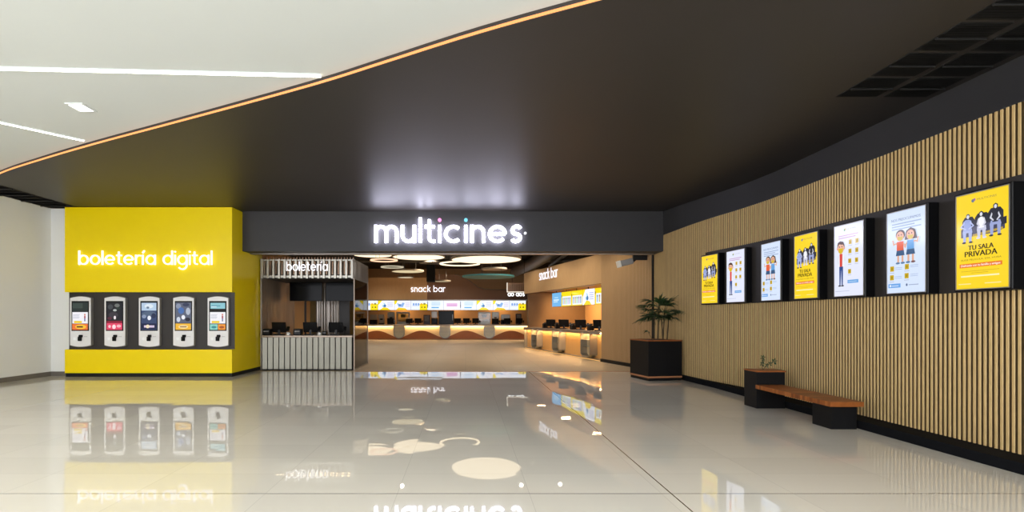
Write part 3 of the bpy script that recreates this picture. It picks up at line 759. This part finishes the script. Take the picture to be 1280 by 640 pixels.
for (sx_, sy_), hh in stems:
    lean = (rnd.uniform(-.06, .06), rnd.uniform(-.04, .04))
    MB().tube([(sx_, sy_, 0), (sx_+lean[0]*.5, sy_+lean[1]*.5, hh*.5), (sx_+lean[0], sy_+lean[1], hh)], [.018, .016, .012], 7).build('stem', STEM, palm)
    top = Vector((sx_+lean[0], sy_+lean[1], hh))
    nf = 4
    a0 = rnd.uniform(0, 6)
    for k in range(nf):
        a = a0+k*2*PI/nf+rnd.uniform(-.4, .4); el = rnd.uniform(-.05, .7)
        aim = Vector((math.cos(a)*math.cos(el), .62*math.sin(a)*math.cos(el), math.sin(el)))
        if aim.x > .25: aim.y = -abs(aim.y)-.35
        pet = top+aim*rnd.uniform(.12, .26)+Vector((0, 0, rnd.uniform(-.15, .05)))
        m = fan(pet, aim, 11, rnd.uniform(.32, .44), 2.5, rnd.uniform(.15, .5)); m.tube([tuple(top+Vector((0, 0, -.1))), tuple((top+pet)/2+Vector((0, 0, .02))), tuple(pet)], .005, 5)
        m.build('frond', LEAF, palm)
m = fan((-.33, -.05, .22), (-.6, -.1, .5), 5, .2, 2.2, .7); m.tube([(-.2, -.03, 0), (-.3, -.05, .15), (-.33, -.05, .22)], .005, 5); m.build('frond', LEAF, palm)
for (c_, a_) in (((.22, .0, .76), (.8, -.7, .25)), ((.14, -.1, .88), (.7, -.6, .5)), ((-.28, 0, .88), (-1, 0, .3)), ((-.3, -.05, .6), (-1, -.1, -.05)), ((-.05, -.1, .95), (.1, -.3, 1))):
    m = fan(c_, a_, 10, .42, 2.0, .35); m.tube([(c_[0]*.4, 0, .4), c_], .005, 5); m.build('frond', LEAF, palm)

for o in palm.children:      # the fronds on the wall side bend away from it
    for v in o.data.vertices:
        if v.co.x > .3: e = v.co.x-.3; v.co.x = .3+e*.38; v.co.y -= e*.3
# =================================================================== BENCH WITH PLANT BOX
bn = thing('bench', 'low wooden slat bench joined to a black plant box along the slatted wall', 'bench', (5.36, 7.27, 0))
ox, oy = 5.36, 7.27
bb = MB(); bb.box(5.12-ox, 5.62-ox, 9.15-oy, 9.55-oy, 0, .64); bb.build('plant_box', BLACKM, bn)
r = MB(); r.box(5.11-ox, 5.63-ox, 9.14-oy, 9.56-oy, .64, .665); r.build('plant_box_top', TEAK, bn)
MB().box(5.235-ox, 5.60-ox, 7.445-oy, 7.85-oy, 0, .35).build('support', BLACKM, bn)
se = MB(); nb = 34; L = 9.15-7.27
bl = [TEAK, mat('teak_board_dark', '773e14', .45, noise=.2, scale=10, stretch=(1, 6, 1)), mat('teak_board_light', 'a5612a', .45, noise=.2, scale=10, stretch=(1, 6, 1))]
for i in range(nb):
    y0 = i*L/nb; se.box(5.10-ox, 5.57-ox, y0, y0+L/nb-.003, .352, .42, rnd.choice([0, 0, 1, 2]))
se.build('seat', bl, bn)
sp = thing('small_plant', 'tiny sprig of green leaves growing from the black plant box of the bench', 'plant', (5.33, 9.33, .665))
def sprig(pts, leaves, name):
    m = MB(); m.tube(pts, .005, 5); m.build('stem', STEM, sp)
    m = MB()
    for (c_, r_) in leaves:
        c_ = Vector(c_)
        for k in range(5):
            a = k*2*PI/5; d = Vector((math.cos(a), -.35, math.sin(a)+.25)).normalized(); q = d.cross(Vector((0, 1, .3))).normalized(); r_ = r_*1.06
            m.add([tuple(c_), tuple(c_+d*r_*.5+q*r_*.22), tuple(c_+d*r_), tuple(c_+d*r_*.5-q*r_*.22)], [(0, 1, 2, 3)])
    m.build('leaf_cluster', LEAF, sp)
sprig([(0, 0, 0), (-.01, 0, .1), (.0, 0, .22)], [((0, 0, .22), .05), ((-.01, 0, .1), .045), ((0, 0, .15), .04)], 'a')
sprig([(0.01, 0, 0), (.06, 0, .07), (.13, 0, .11), (.2, 0, .15)], [((.2, 0, .15), .06), ((.13, 0, .11), .04), ((.07, 0, .075), .045)], 'b')

# =================================================================== WALL CAMERA BY THE BEAM
cm = thing('security_camera', 'small white box-shaped camera on a black bracket under the dark beam', 'camera', (5.1, 15.9, 3.3))
MB().box(.02, .44, -.05, .05, .06, .25).tube([(.1, 0, .1), (-.02, 0, .0)], .045, 8).build('bracket', BLKM, cm)
m = MB(); m.M = Matrix.Translation((-.22, -.02, -.02)) @ Matrix.Rotation(math.radians(-14), 4, 'Y'); m.cbox(-.16, .22, -.09, .09, -.09, .09, .015); m.build('body', mat('grey_shell', '8d8a86', .45, noise=.03), cm)
m = MB(); m.M = Matrix.Translation((-.22, -.02, -.02)) @ Matrix.Rotation(math.radians(-14), 4, 'Y'); m.cbox(-.26, -.16, -.10, .10, -.10, .10, .012); m.build('front_cover', mat('white_shell', 'e9e4d8', .5, noise=.02), cm)

# =================================================================== REAR SNACK BAR
YB = 37.8
def xr(px, Y): return (px-VX)/F*Y
ct = thing('snack_counter', 'long rear snack bar counter with wavy brown front and glowing cream band', 'counter', (-2, YB, 0))
cx = -2
MB().cbox(-9.3-cx, 5.6-cx, -.06, .75, 1.04, 1.10, .01).box(-9.3-cx, 5.6-cx, -.06, -.04, .995, 1.045).build('countertop', COUNTS, ct)
loops = [-8.1, -4.83, -1.5, 1.72, 4.95]
top = []; N = 150; xa, xb = -9.3, 5.6
for i in range(N+1):
    x = xa+(xb-xa)*i/N; ph = (x+8.1)/3.26*2*PI; z = .13+.52*(.5-.5*math.cos(ph))**.8; top.append((x-cx, z))
mb = MB(); mb.prism([(xa-cx, .06), (xb-cx, .06)]+top[::-1], .02, .08, 'xz'); mb.build('wavy_front', WAVE, ct)
MB().box(xa-cx, xb-cx, .14, .7, .04, 1.02).build('cream_front', CREAM, ct)
MB().box(xa-cx, xb-cx, .05, .14, 0, .05).build('plinth', BROWN, ct)
MB().box(xa-cx, xb-cx, .02, .08, 1.015, 1.038).build('under_counter_light', emi('ffd49a', 42, False), ct)
def uloop(parent, X, y0=-.1, wd=.8, zb=.09):
    n = 12; r = wd/2; rr = .34
    out = [(X-r, 1.05)]+[(X-r*math.cos(PI*i/n)**1 if True else 0, zb+rr-rr*math.sin(PI*i/n)) for i in range(n+1)]+[(X+r, 1.05)]
    inn = [(X-(r-.05), 1.05)]+[(X-(r-.05)*math.cos(PI*i/n), zb+.05+(rr)-(rr)*math.sin(PI*i/n)) for i in range(n+1)]+[(X+(r-.05), 1.05)]
    mb = MB(); vs = []; fs = []; k = len(out)
    for P in (out, inn):
        for y in (y0, .14): vs += [(p[0], y, p[1]) for p in P]
    for i in range(k-1):
        fs += [(i, i+1, k+i+1, k+i), (2*k+i, 3*k+i, 3*k+i+1, 2*k+i+1), (i, 2*k+i, 2*k+i+1, i+1), (k+i, k+i+1, 3*k+i+1, 3*k+i)]
    mb.add(vs, fs); o = mb.build('steel_trough', STEEL, parent)
    mb = MB(); mb.prism(inn, .02, .05, 'xz'); mb.build('back_plate', mat('pale_steel', 'c9c2ab', .4, .2, noise=.05), o)
    mb = MB(); mb.box(X-r+.05, X+r-.05, -.05, .02, .55, .57); mb.box(X-r+.05, X+r-.05, -.03, .02, .8, .815); mb.build('shelf', STEEL, o)
    return o
for X in loops[:4]: uloop(ct, X-cx)
# bulkheads
struct(MB().prism([(-9.8, 2.9), (-2.86, 2.9), (-2.86, 4.57), (-9.8, 4.57)], 38.62, 38.9, 'xz').build('wall_back', OAKP))
struct(MB().prism([(-2.86, 2.9), (6.2, 2.9), (6.2, 3.66), (2.1, 3.66), (1.4, 3.7), (.9, 3.85), (.35, 4.3), (-.2, 4.6), (-.8, 4.8), (-2.86, 4.8)], 38.66, 38.9, 'xz').build('wall_back', BROWN))
mb = MB(); mb.tube([(6.2, 38.6, 3.68), (2.1, 38.6, 3.68), (1.4, 38.6, 3.72), (.9, 38.6, 3.87), (.35, 38.6, 4.32), (-.2, 38.6, 4.62), (-.8, 38.6, 4.82)], .03, 6); struct(mb.build('trim_7', GREYB))
struct(MB().box(-9.8, 6.2, 38.35, 38.62, 2.8631, 2.93).build('trim_8', STEELD))
sign('lit_lettering', 'snack bar', 'glowing white snack bar lettering on the wood above the rear menu screens', (xr(513.3, 38.55), 38.6, 3.50), 0, 2.56, .34, .15, emi('fbf7ff', 1.7, False), stand=.03, depth=.05)
# menu screens
def art_menu(kind, w=1.2, h=.69, st=1.15):
    a = Art(w, h, st); bg = {0: 'f2f4fc', 1: 'eef0fb', 2: 'e8eefc', 3: 'f2eef8', 4: 'e6effc', 'b': '6fb2e4', 'y': 'f4d81c'}[kind]
    a.rect(0, 0, w, h, bg)
    if kind == 0:
        a.poly([(0, .35), (0, h), (.3, h), (.15, .5)], 'f4dc1a'); a.poly([(.1, 0), (.4, .2), (.7, .16), (.9, 0)], 'f2d21c'); a.ell(.42, .36, .13, .16, '9cc8ee'); a.ell(.5, .3, .1, .1, '4a78a8'); a.ell(.36, .42, .07, .08, 'e8f4fc')
        for k in range(4): a.rect(.68, .5-k*.09, 1.1, .54-k*.09, 'b8bce0')
    elif kind == 1:
        a.poly([(0, .4), (0, h), (.22, h), (.12, .45)], 'f4dc1a'); a.poly([(.1, 0), (.3, .18), (.8, .12), (.95, 0)], 'efc826'); a.poly([(.18, .5), (.3, .22), (.62, .22), (.75, .5), (.6, .55), (.5, .42), (.35, .45)], '86aee0'); a.ell(.4, .36, .08, .05, '5a6a9a')
        for k in range(4): a.rect(.8, .5-k*.09, 1.12, .53-k*.09, 'c2b6e4')
    elif kind == 2:
        for k in range(3): a.ell(.2+k*.18, .42, .07, .09, '7ea2da')
        a.rect(.1, .3, .6, .34, 'a9bce8'); a.rect(.64, 0, 1.2, .45, 'f4dc1a'); a.ell(.78, .42, .08, .09, 'e2b62a'); a.ell(1.0, .45, .09, .07, '8c8a3a'); a.ell(.8, .2, .05, .05, '4a5a2a'); a.ell(1.02, .2, .06, .05, '5a4a2a')
    elif kind == 3:
        a.rect(.2, .25, 1.0, .5, 'e2b4da'); a.rect(.25, .3, .95, .36, 'c890c4'); a.rect(.25, .42, .95, .45, 'caa0cc')
    elif kind == 4:
        a.rect(.0, .15, .05, .6, '8f98ac'); a.rect(.0, .25, .05, .35, '3a3a48')
        for k in range(4): a.rect(.3, .55-k*.08, .95, .585-k*.08, '9cc4ea')
        a.rect(.3, .13, .85, .22, '5ea4dc')
    elif kind == 'b':
        a.rect(.2, .3, .9, .36, 'd4eaf8'); a.rect(.2, .22, .75, .26, 'd4eaf8'); a.rect(.3, .42, .8, .48, 'a6d2f0')
    elif kind == 'y':
        a.rect(.12, .04, w-.05, h-.22, 'e6ecf2')
        for k in range(5):
            u = .18+k*.2; a.rect(u, .1, u+.1, .4, ('8fb2d6', 'c9b06a', '9ad0a8', 'b8a6d0', '86a8c8')[k]); a.ell(u+.05, .36, .05, .04, ('5a7a9a', '9a6a3a', '4a8a5a', '6a5a8a', '4a6a8a')[k])
        a.ell(.06, .5, .03, .06, '3a2a1a')
    return a
seq = [1, 2, 0, 1, 2, 4, 3, 4, 0, 1, 2, 0]
RL = ['rear menu screen nearest the booth, seen through the glass partition', 'rear menu screen second from the left, beside the steel post', 'rear menu screen with yellow corner, third from the left', 'rear menu screen fourth from the left, above the left glass case', 'half yellow rear menu screen below the start of the snack bar lettering', 'rear menu screen with pale blue text, left of the pink one',
      'rear menu screen with pink panel in its middle', 'rear menu screen with pale blue text, right of the pink one', 'rear menu screen with yellow corner, right of the pale blue text one', 'rear menu screen second from the right end', 'rightmost rear menu screen, half yellow, beside the angled wood wall', 'rightmost rear menu screen beside the angled wood wall']
x = -8.9
for i in range(11):
    d = thing('menu_screen', RL[i], 'screen', (x+i*1.215, 38.45, 2.165), 0, 'menu screens above the rear counter')
    MB().box(-.004, 1.206, .0, .09, -.008, .698).build('housing', BLK, d)
    art_menu(seq[i]).build('display', d, (.001, -.001, 0))
# kitchen things behind the counter, standing on a back worktop
struct(MB().box(-9.3, 5.6, 39.3, 39.4, 0, .9).build('trim_9', BROWN))
wk = tag(MB().cbox(-9.3, 5.6, 39.2, 40.1, 1.0, 1.06, .01).box(-9.3, 5.6, 39.25, 40.05, 0, 1.0).build('back_worktop', COUNTS), 'long steel worktop behind the rear snack bar counter', 'worktop')
def machine(name, label, px0, px1, ytop, cat, kind):
    Y = 39.5; x0, x1 = xr(px0, Y), xr(px1, Y); zt = H0+(VY-ytop)/F*Y; hh = zt-1.06; w = (x1-x0)/2
    k = thing(name, label, cat, ((x0+x1)/2, Y, 1.06))
    if kind == 'popcorn':
        MB().cbox(-w, w, -.02, .55, 0, .25, .02).build('base', STEEL, k)
        fr = MB()
        for sx in (-1, 1):
            for yy in (0, .5): fr.box(sx*w-.025, sx*w+.025, yy, yy+.04, .25, hh-.12)
        fr.build('frame', STEEL, k); MB().box(-w+.02, w-.02, .02, .03, .25, hh-.12).build('glass', GLASS, k)
        MB().cbox(-w-.02, w+.02, -.03, .56, hh-.12, hh, .02).build('roof', STEEL, k)
        MB().lathe([(.0, .55), (.16, .55), (.2, .75), (.17, .8), (0, .8)], 16, 0, .28).build('kettle', STEELD, k, True)
        m = MB(); rr = random.Random(3)
        for q in range(40):
            u, v, z = rr.uniform(-w+.08, w-.08), rr.uniform(.08, .45), .26+rr.uniform(0, .12)
            s_ = .05; m.add([(u, v, z+s_), (u+s_, v, z), (u, v+s_, z), (u-s_, v, z), (u, v-s_, z), (u, v, z-s_)], [(0, 1, 2), (0, 2, 3), (0, 3, 4), (0, 4, 1), (5, 2, 1), (5, 3, 2), (5, 4, 3), (5, 1, 4)])
        tag(m.build('popcorn', CREAM, k), None, None, None, 'stuff')
    elif kind == 'coffee':
        MB().cbox(-w, w, 0, .5, 0, .12, .02).build('base', BLK, k); MB().cbox(-w, w, .2, .5, .12, hh*.6, .02).build('column', STEELD, k)
        MB().cbox(-w, w, 0, .5, hh*.6, hh, .02).build('head', STEEL, k); MB().box(-.1, .1, .08, .16, hh*.45, hh*.6).build('spout', BLK, k)
    elif kind == 'dispenser':
        MB().cbox(-w, w, .15, .5, 0, hh, .03).build('body', mat('dark_red_shell', '3a1512', .3, noise=.1), k); MB().box(-w*.7, w*.7, .13, .15, hh*.35, hh*.9).build('front_panel', mat('grey_print', '8a8578', .4, noise=.3, scale=14), k)
        MB().box(-w, w, 0, .15, 0, .06).build('drip_tray', BLK, k)
    elif kind == 'fridge':
        MB().cbox(-w, w, 0, .6, 0, hh, .02).build('body', BLK, k); MB().box(-w+.04, w-.04, -.006, 0, .05, hh-.05).build('door', mat('dark_screen', '050506', .15, spec=.08), k)
        MB().box(w-.12, w-.09, -.04, -.006, .3, .8).build('handle', STEEL, k)
    elif kind == 'oven':
        MB().cbox(-w, w, 0, .5, 0, hh*.48, .02).build('lower_oven', BLK, k); MB().cbox(-w*.95, w*.95, 0, .5, hh*.5, hh, .02).build('upper_oven', STEELD, k)
        MB().box(-w*.7, w*.5, -.01, 0, hh*.12, hh*.38).build('door', mat('dark_screen', '050506', .15, spec=.08), k)
machine('oven', 'grey and black oven stack at the left of the rear snack bar', 462, 471, 393, 'oven', 'oven')
machine('coffee_machine', 'dark coffee machine beside the oven stack in the rear snack bar', 473, 480, 393, 'machine', 'coffee')
machine('slush_dispenser', 'pale drinks dispenser left of the left popcorn cabinet', 484, 493, 390, 'dispenser', 'coffee')
machine('popcorn_cabinet', 'glass popcorn cabinet at the left side of the rear snack bar', 496, 511, 390, 'popcorn machine', 'popcorn')
machine('juice_dispenser', 'dark red drinks dispenser below the end of the rear snack bar lettering', 529, 537.5, 393.5, 'dispenser', 'dispenser')
machine('drinks_rack', 'dark equipment rack left of the tall black refrigerator', 539, 547, 389, 'rack', 'oven')
machine('refrigerator', 'tall black refrigerator in the middle of the rear snack bar', 548, 567.5, 388.2, 'refrigerator', 'fridge')
machine('popcorn_cabinet', 'glass popcorn cabinet at the right side of the rear snack bar', 598, 613, 390, 'popcorn machine', 'popcorn')
machine('coffee_machine', 'black coffee machine right of the right popcorn cabinet', 615, 624, 390, 'machine', 'coffee')
machine('oven', 'dark oven stack near the right end of the rear snack bar', 626, 638, 393, 'oven', 'oven')
machine('drinks_tower', 'black drinks tower at the far right of the rear snack bar', 645, 652, 392, 'dispenser', 'dispenser')
for px, lb in ((511.5, 'black register just right of the left popcorn cabinet'), (522.5, 'second black register right of the left popcorn cabinet'), (572, 'black register just right of the tall black refrigerator'),
               (583, 'black register midway between refrigerator and right popcorn cabinet'), (594.5, 'black register just left of the right popcorn cabinet'), (619, 'black register left below the hanging fin sign'), (634, 'black register right below the hanging fin sign'), (649, 'black register at the far right end of the rear counter'), (488, 'black register left of the left popcorn cabinet')):
    pos(lb, (xr(px, 38.1), 38.12, 1.10), 0, 1.3, 'registers on the rear counter')

# hanging fin sign at right
hs = thing('hanging_sign', 'small hanging sign of metal fins with glowing white lettering near the angled wall', 'sign', (2.38, 30, 2.8))
MB().box(0, .04, 0, .04, .28, .82).box(0, 1.3, 0, .04, .26, .30).build('frame', emi('fff4e0', 1.2, False), hs)
m = MB()
for i in range(12): m.box(.08+i*.1, .11+i*.1, .02, .05, .3, .8)
m.build('fins', mat('bronze_fin', '8e7460', .3, .8, noise=.1), hs)
MB().box(.05, 1.3, .1, .14, .26, .8).build('back_board', BROWN, hs)
MB().box(.3, .32, .02, .04, .8, 2.7).box(1.0, 1.02, .02, .04, .8, 2.7).build('hanger', BLKM, hs)
tx = 'ao aos'; tot = 0
for ch in tx: tot += glyph(ch, .2)[2]+.12
k_ = 1.0/tot; q = 0
for ch in tx:
    S, D, w_ = glyph(ch, .2)
    if S:
        m = MB(); [stroke_prism(m, p, .2, .0, .03, k_, .2, .05+q*k_, .03) for p in S]; m.build('letter', emi('ffffff', 2.0, False), hs)
    q += w_+.12

# =================================================================== DISC LAMPS
def disc_lamp(px, py, wpx, z, Y, label, kind, m=None, Yovr=None):
    X = xr(px, Y); R = wpx*Y/F/2
    t = thing('disc_lamp', label, 'pendant lamp', (X, Y, z), 0, 'round lamps hanging in the cinema hall')
    if kind == 'disc':
        MB().lathe([(0, 0), (R-.03, 0)], 48).build('diffuser', m, t)
        MB().lathe([(R-.03, -.005), (R, -.005), (R, .08), (0, .085)], 48).build('rim', mat('lamp_rim', 'b9a68c', .5, noise=.02), t)
    elif kind == 'ring':
        b = .07*R+.03; MB().lathe([(R-b, 0), (R, 0), (R, .05), (R-b, .05), (R-b, 0)], 48).build('ring', m, t)
    else:
        MB().lathe([(0, 0), (R, 0), (R, .07), (0, .075)], 48).build('disc', m, t)
    w = MB()
    for a in (0, 2.1, 4.2):
        r = R*.5 if kind != 'ring' else R-.04
        w.tube([(r*math.cos(a), r*math.sin(a), .05), (r*math.cos(a), r*math.sin(a), 5.5-z)], .008, 5)
    w.build('suspension_cable', GREYB, t)
warm = emi('ffe9c4', 1.6, False)
disc_lamp(607.7, 325, 88, 3.59, 17.9, 'largest glowing cream disc lamp, nearest one hanging below the beam', 'disc', warm)
disc_lamp(523.5, 321.5, 65.5, 4.42, 24.3, 'wide glowing cream disc lamp left of the largest one', 'disc', warm)
disc_lamp(466, 319.5, 48, 4.45, 23.8, 'glowing cream disc lamp partly hidden behind the ticket booth canopy', 'disc', warm)
disc_lamp(509.7, 339.5, 40.5, 4.2, 29.4, 'dimmer yellowish disc lamp hanging below the wide cream one', 'disc', emi('efdcae', .85, False))
disc_lamp(507, 347, 20, 4.14, 33, 'small pale disc lamp lowest above the wood bulkhead', 'disc', emi('efe2c0', .8, False))
disc_lamp(480, 326, 34, 4.0, 22, 'pinkish ring lamp beside the ticket booth canopy', 'ring', emi('ffc9a4', 1.4, False))
disc_lamp(490.3, 334.3, 28.5, 4.1, 26, 'smaller pale ring lamp under the pinkish ring lamp', 'ring', emi('d8ccb0', .8, False))
disc_lamp(574.8, 330.5, 50.5, 4.06, 24, 'large glowing ring lamp overlapping the largest disc lamp', 'ring', emi('ffe8c0', 1.8, False))
disc_lamp(618, 337, 32, 4.0, 26, 'small unlit beige disc lamp right below the largest lamp', 'plain', mat('beige_disc', 'c4b29c', .6, noise=.03))
disc_lamp(610.5, 346.5, 65, 3.46, 24, 'wide unlit teal disc hanging below the largest lamp', 'plain', mat('teal_disc', '3e8488', .5, noise=.03))
disc_lamp(541, 329, 34, 4.74, 30, 'grey unlit disc behind the wide cream lamp and ring lamp', 'plain', mat('grey_disc', '6f675f', .6, noise=.03))
disc_lamp(552, 352, 23, 4.1, 36, 'thin dim disc lamp just above the rear snack bar lettering', 'disc', emi('c9b890', .6, False))
# services under the black ceiling
tag(MB().cbox(-2.35, -1.85, 31.2, 31.8, 3.75, 5.5, .03).build('air_duct', BLKM), 'black vertical duct dropping beside the rear snack bar lettering', 'duct')
m = MB(); m.tube([(4.5, 23, 4.93), (4.2, 31, 4.93), (3.6, 38, 4.93)], .36, 20); tag(m.build('air_duct', mat('galvanised_steel', '8c8780', .4, .6, noise=.15), None, True), 'large round grey duct running back above the angled wood wall', 'duct')
m = MB(); m.tube([(4.3, 20.5, 4.33), (4.45, 27.5, 4.33)], .08, 10); tag(m.build('pipe', mat('pale_metal', 'a8a49c', .4, .3, noise=.05), None, True), 'thin pale pipe just above the top of the angled wood wall', 'pipe')
for i, (y, z, lb) in enumerate(((27, 5.41, 'nearest grey pipe crossing under the black hall ceiling'), (31, 5.41, 'middle grey pipe crossing under the black hall ceiling'), (35, 5.41, 'farthest grey pipe crossing under the black hall ceiling'))):
    m = MB(); m.tube([(-10, y, z), (9, y, z)], .1, 10); tag(m.build('pipe', GREYB, None, True), lb, 'pipe', 'cross pipes under the hall ceiling')

# =================================================================== RIGHT SNACK BAR
rc = thing('snack_counter', 'angled snack bar counter set in the right wood wall with glowing panels', 'counter', (*sw(27.3), 0), TH)
Lc = (27.3-18.9)/DW.y
def ly(Y): return (27.3-Y)/DW.y
MB().cbox(0, Lc, -.05, .75, 1.04, 1.10, .01).box(0, Lc, -.05, -.03, .97, 1.045).build('countertop', COUNTS, rc)
MB().box(0, Lc, .14, .7, .06, 1.0).build('front_panel', mat('lit_oak_front', 'c79a5c', .5, noise=.06, scale=5, stretch=(8, 8, .4)), rc)
MB().box(0, Lc, .02, .14, 0, .07).build('plinth', COUNTS, rc)
MB().box(0.05, Lc, .03, .09, 1.015, 1.038).build('under_counter_light', emi('ffd090', 45, False), rc)
MB().box(0.05, Lc, .0, .019, .01, .03).build('floor_light', emi('ffc878', 1.0, False), rc)
def trough(parent, a, b):
    mb = MB(); d0, d1 = -.16, .14
    mb.box(a, a+.05, d0, d1, .22, 1.04).box(b-.05, b, d0, d1, .22, 1.04)
    mb.prism([(a, .24), (a, .2), (a+.22, .1), (b-.22, .1), (b, .2), (b, .24), (b-.2, .14), (a+.2, .14)], d0, d1, 'xz')
    o = mb.build('steel_trough', STEEL, parent)
    MB().box(a+.05, b-.05, .1, .135, .15, 1.0).build('back_plate', CREAM, o)
    MB().box(a+.05, b-.05, -.1, .1, .5, .51).box(a+.05, b-.05, -.1, .1, .75, .76).build('shelf', STEEL, o)
for c_ in (25.45, 22.75, 19.85): trough(rc, ly(c_)-.42, ly(c_)+.42)
for Y in (27.25,): MB().box(.0, .06, -.02, .14, 0, 1.0).build('end_post', STEEL, rc)
sg = Vector(sw(25.1))
sign('lit_lettering', 'snack bar', 'glowing white snack bar lettering on the angled right wood wall', (sg.x, sg.y, 3.39), TH, 2.3, .34, .12, emi('fbf7ff', 1.3, False), stand=.01, depth=.02)
RM = ['b', 'y', 'y', 0, 'y', 'y']
RML = ['plain light blue menu screen at the far end of the right snack bar', 'yellow menu screen next to the plain light blue one', 'second yellow menu screen from the light blue one in the right snack bar', 'white and blue menu screen in the right snack bar', 'yellow menu screen nearest the edge of the right wood wall', '']
st_ = Vector(sw(26.9, 1.3))
for i in range(6):
    p = st_-DW*(i*1.215)
    if i == 5: continue
    d = thing('menu_screen', RML[i], 'screen', (p.x, p.y, 2.16), TH, 'menu screens in the right snack bar')
    MB().box(-.004, 1.206, 0, .09, -.008, .698).box(.5, .52, .02, .05, .698, .79).build('housing', BLK, d)
    art_menu(RM[i]).build('display', d, (.001, -.001, 0))
RPL = ['farthest black register on the right snack bar counter', 'second farthest black register on the right snack bar counter', 'third farthest black register on the right snack bar counter', 'nearest black register on the right snack bar counter, below the white machine']
for i, Y in enumerate((24.4, 22.9, 21.2, 19.6)):
    p = swl(Y, .3); pos(RPL[i], (p.x, p.y, 1.10), -.45, 1.2, 'registers on the right counter')
    p = swl(Y+.62, .25); k = thing('receipt_printer', 'black receipt printer behind the %s register of the right snack bar' % ('farthest', 'second farthest', 'third farthest', 'nearest')[i], 'printer', (p.x, p.y, 1.10), TH, 'printers on the right counter')
    MB().cbox(-.13, .13, -.1, .1, 0, .2, .02).build('body', BLK, k); m = MB(); m.M = Matrix.Translation((0, 0, .2)) @ Matrix.Rotation(.4, 4, 'X'); m.box(-.1, .1, -.06, .06, 0, .05); m.build('lid', BLKM, k)
p = swl(21.6, 1.9)
bw = tag(MB().box(-3.3, 3.2, 0, .6, 0, 1.05).build('back_worktop', COUNTS), 'steel worktop along the back of the right snack bar', 'worktop'); bw.location = (*p, 0); bw.rotation_euler = (0, 0, TH)
cf = thing('coffee_machine', 'white and steel coffee machine behind the nearest registers of the right snack bar', 'machine', (*swl(20.2, 2.1), 1.05), TH)
MB().cbox(-.35, .35, 0, .45, 0, .12, .02).build('base', STEEL, cf); MB().cbox(-.35, .35, .2, .45, .12, .55, .02).build('body', STEELD, cf)
MB().cbox(-.36, .36, 0, .45, .55, .78, .03).build('head', STEEL, cf); MB().cbox(-.38, .38, -.02, .45, 1.0, 1.1, .02).build('cup_tray', mat('white_shell', 'e9e4d8', .5), cf)
MB().box(-.36, -.33, .02, .05, .78, 1.0).box(.33, .36, .02, .05, .78, 1.0).box(-.36, -.33, .4, .43, .78, 1.0).box(.33, .36, .4, .43, .78, 1.0).build('rack_post', STEEL, cf)
MB().box(-.2, -.1, .08, .16, .42, .55).box(.1, .2, .08, .16, .42, .55).build('spout', BLK, cf)

# =================================================================== ADDED FILL LAMPS AND MALL LIGHT
# unseen fill lamps added to brighten the cinema hall
for (x, y) in ((-7, 22), (-2.5, 20.5), (2.2, 20.5), (-7, 29), (-2, 29), (2, 29), (-6, 35.5), (-1, 35.5), (3.5, 35.5)):
    spot('hall_fill', (x, y, 5.0), 300, 'fff0da')
area('bar_fill', (-2, 37.0, 4.9), 10, .3, 40, 'ffcf9a', (math.radians(25), 0, 0))  # added fill over the rear bar, no fixture built
for x in (-5, -1, 2.6): area('kitchen_fill', (x, 40.6, 2.9), 1.2, .3, 55, 'ffc98a')  # unseen fill lamps added behind the rear counter
for Y in (19.8, 22.8, 25.8):
    q = swl(Y, 2.0); area('snack_fill', (q.x, q.y, 2.93), .8, .8, 170, 'ffcf92')  # added lamps that brighten the inside of the right snack bar
    q = swl(Y, .35); area('snack_fill', (q.x, q.y, 2.83), .4, .2, 8, 'ffcf92')
for Y in (17.2, 19.5, 22.5, 25.5):
    q = swl(Y, -1.3); spot('wall_fill', (q.x, q.y, 4.6), 120, 'fff0da')  # fill spots added along the angled wall, no fixtures
# daylight / mall light from behind the camera
w = bpy.data.worlds.new('mall_light'); bpy.context.scene.world = w; w.use_nodes = True
w.node_tree.nodes['Background'].inputs[0].default_value = lin('f6f8ff'); w.node_tree.nodes['Background'].inputs[1].default_value = 5.8

# =================================================================== CAMERA
cam = bpy.data.cameras.new('camera'); co = bpy.data.objects.new('camera', cam); C.objects.link(co)
co.location = (0, 0, H0); co.rotation_euler = (PI/2, 0, 0)
cam.sensor_width = 36; cam.lens = F/1280*36; cam.shift_x = (640-VX)/1280; cam.shift_y = (VY-320)/1280
sc = bpy.context.scene; sc.camera = co
sc.view_settings.view_transform = 'Standard'; sc.view_settings.look = 'None'; sc.view_settings.gamma = 1; sc.view_settings.exposure = 0
sc.view_settings.use_curve_mapping = False
sc.cycles.use_denoising = True; sc.cycles.max_bounces = 8; sc.cycles.diffuse_bounces = 5; sc.cycles.glossy_bounces = 4; sc.cycles.sample_clamp_indirect = 6
bpy.context.view_layer.update()
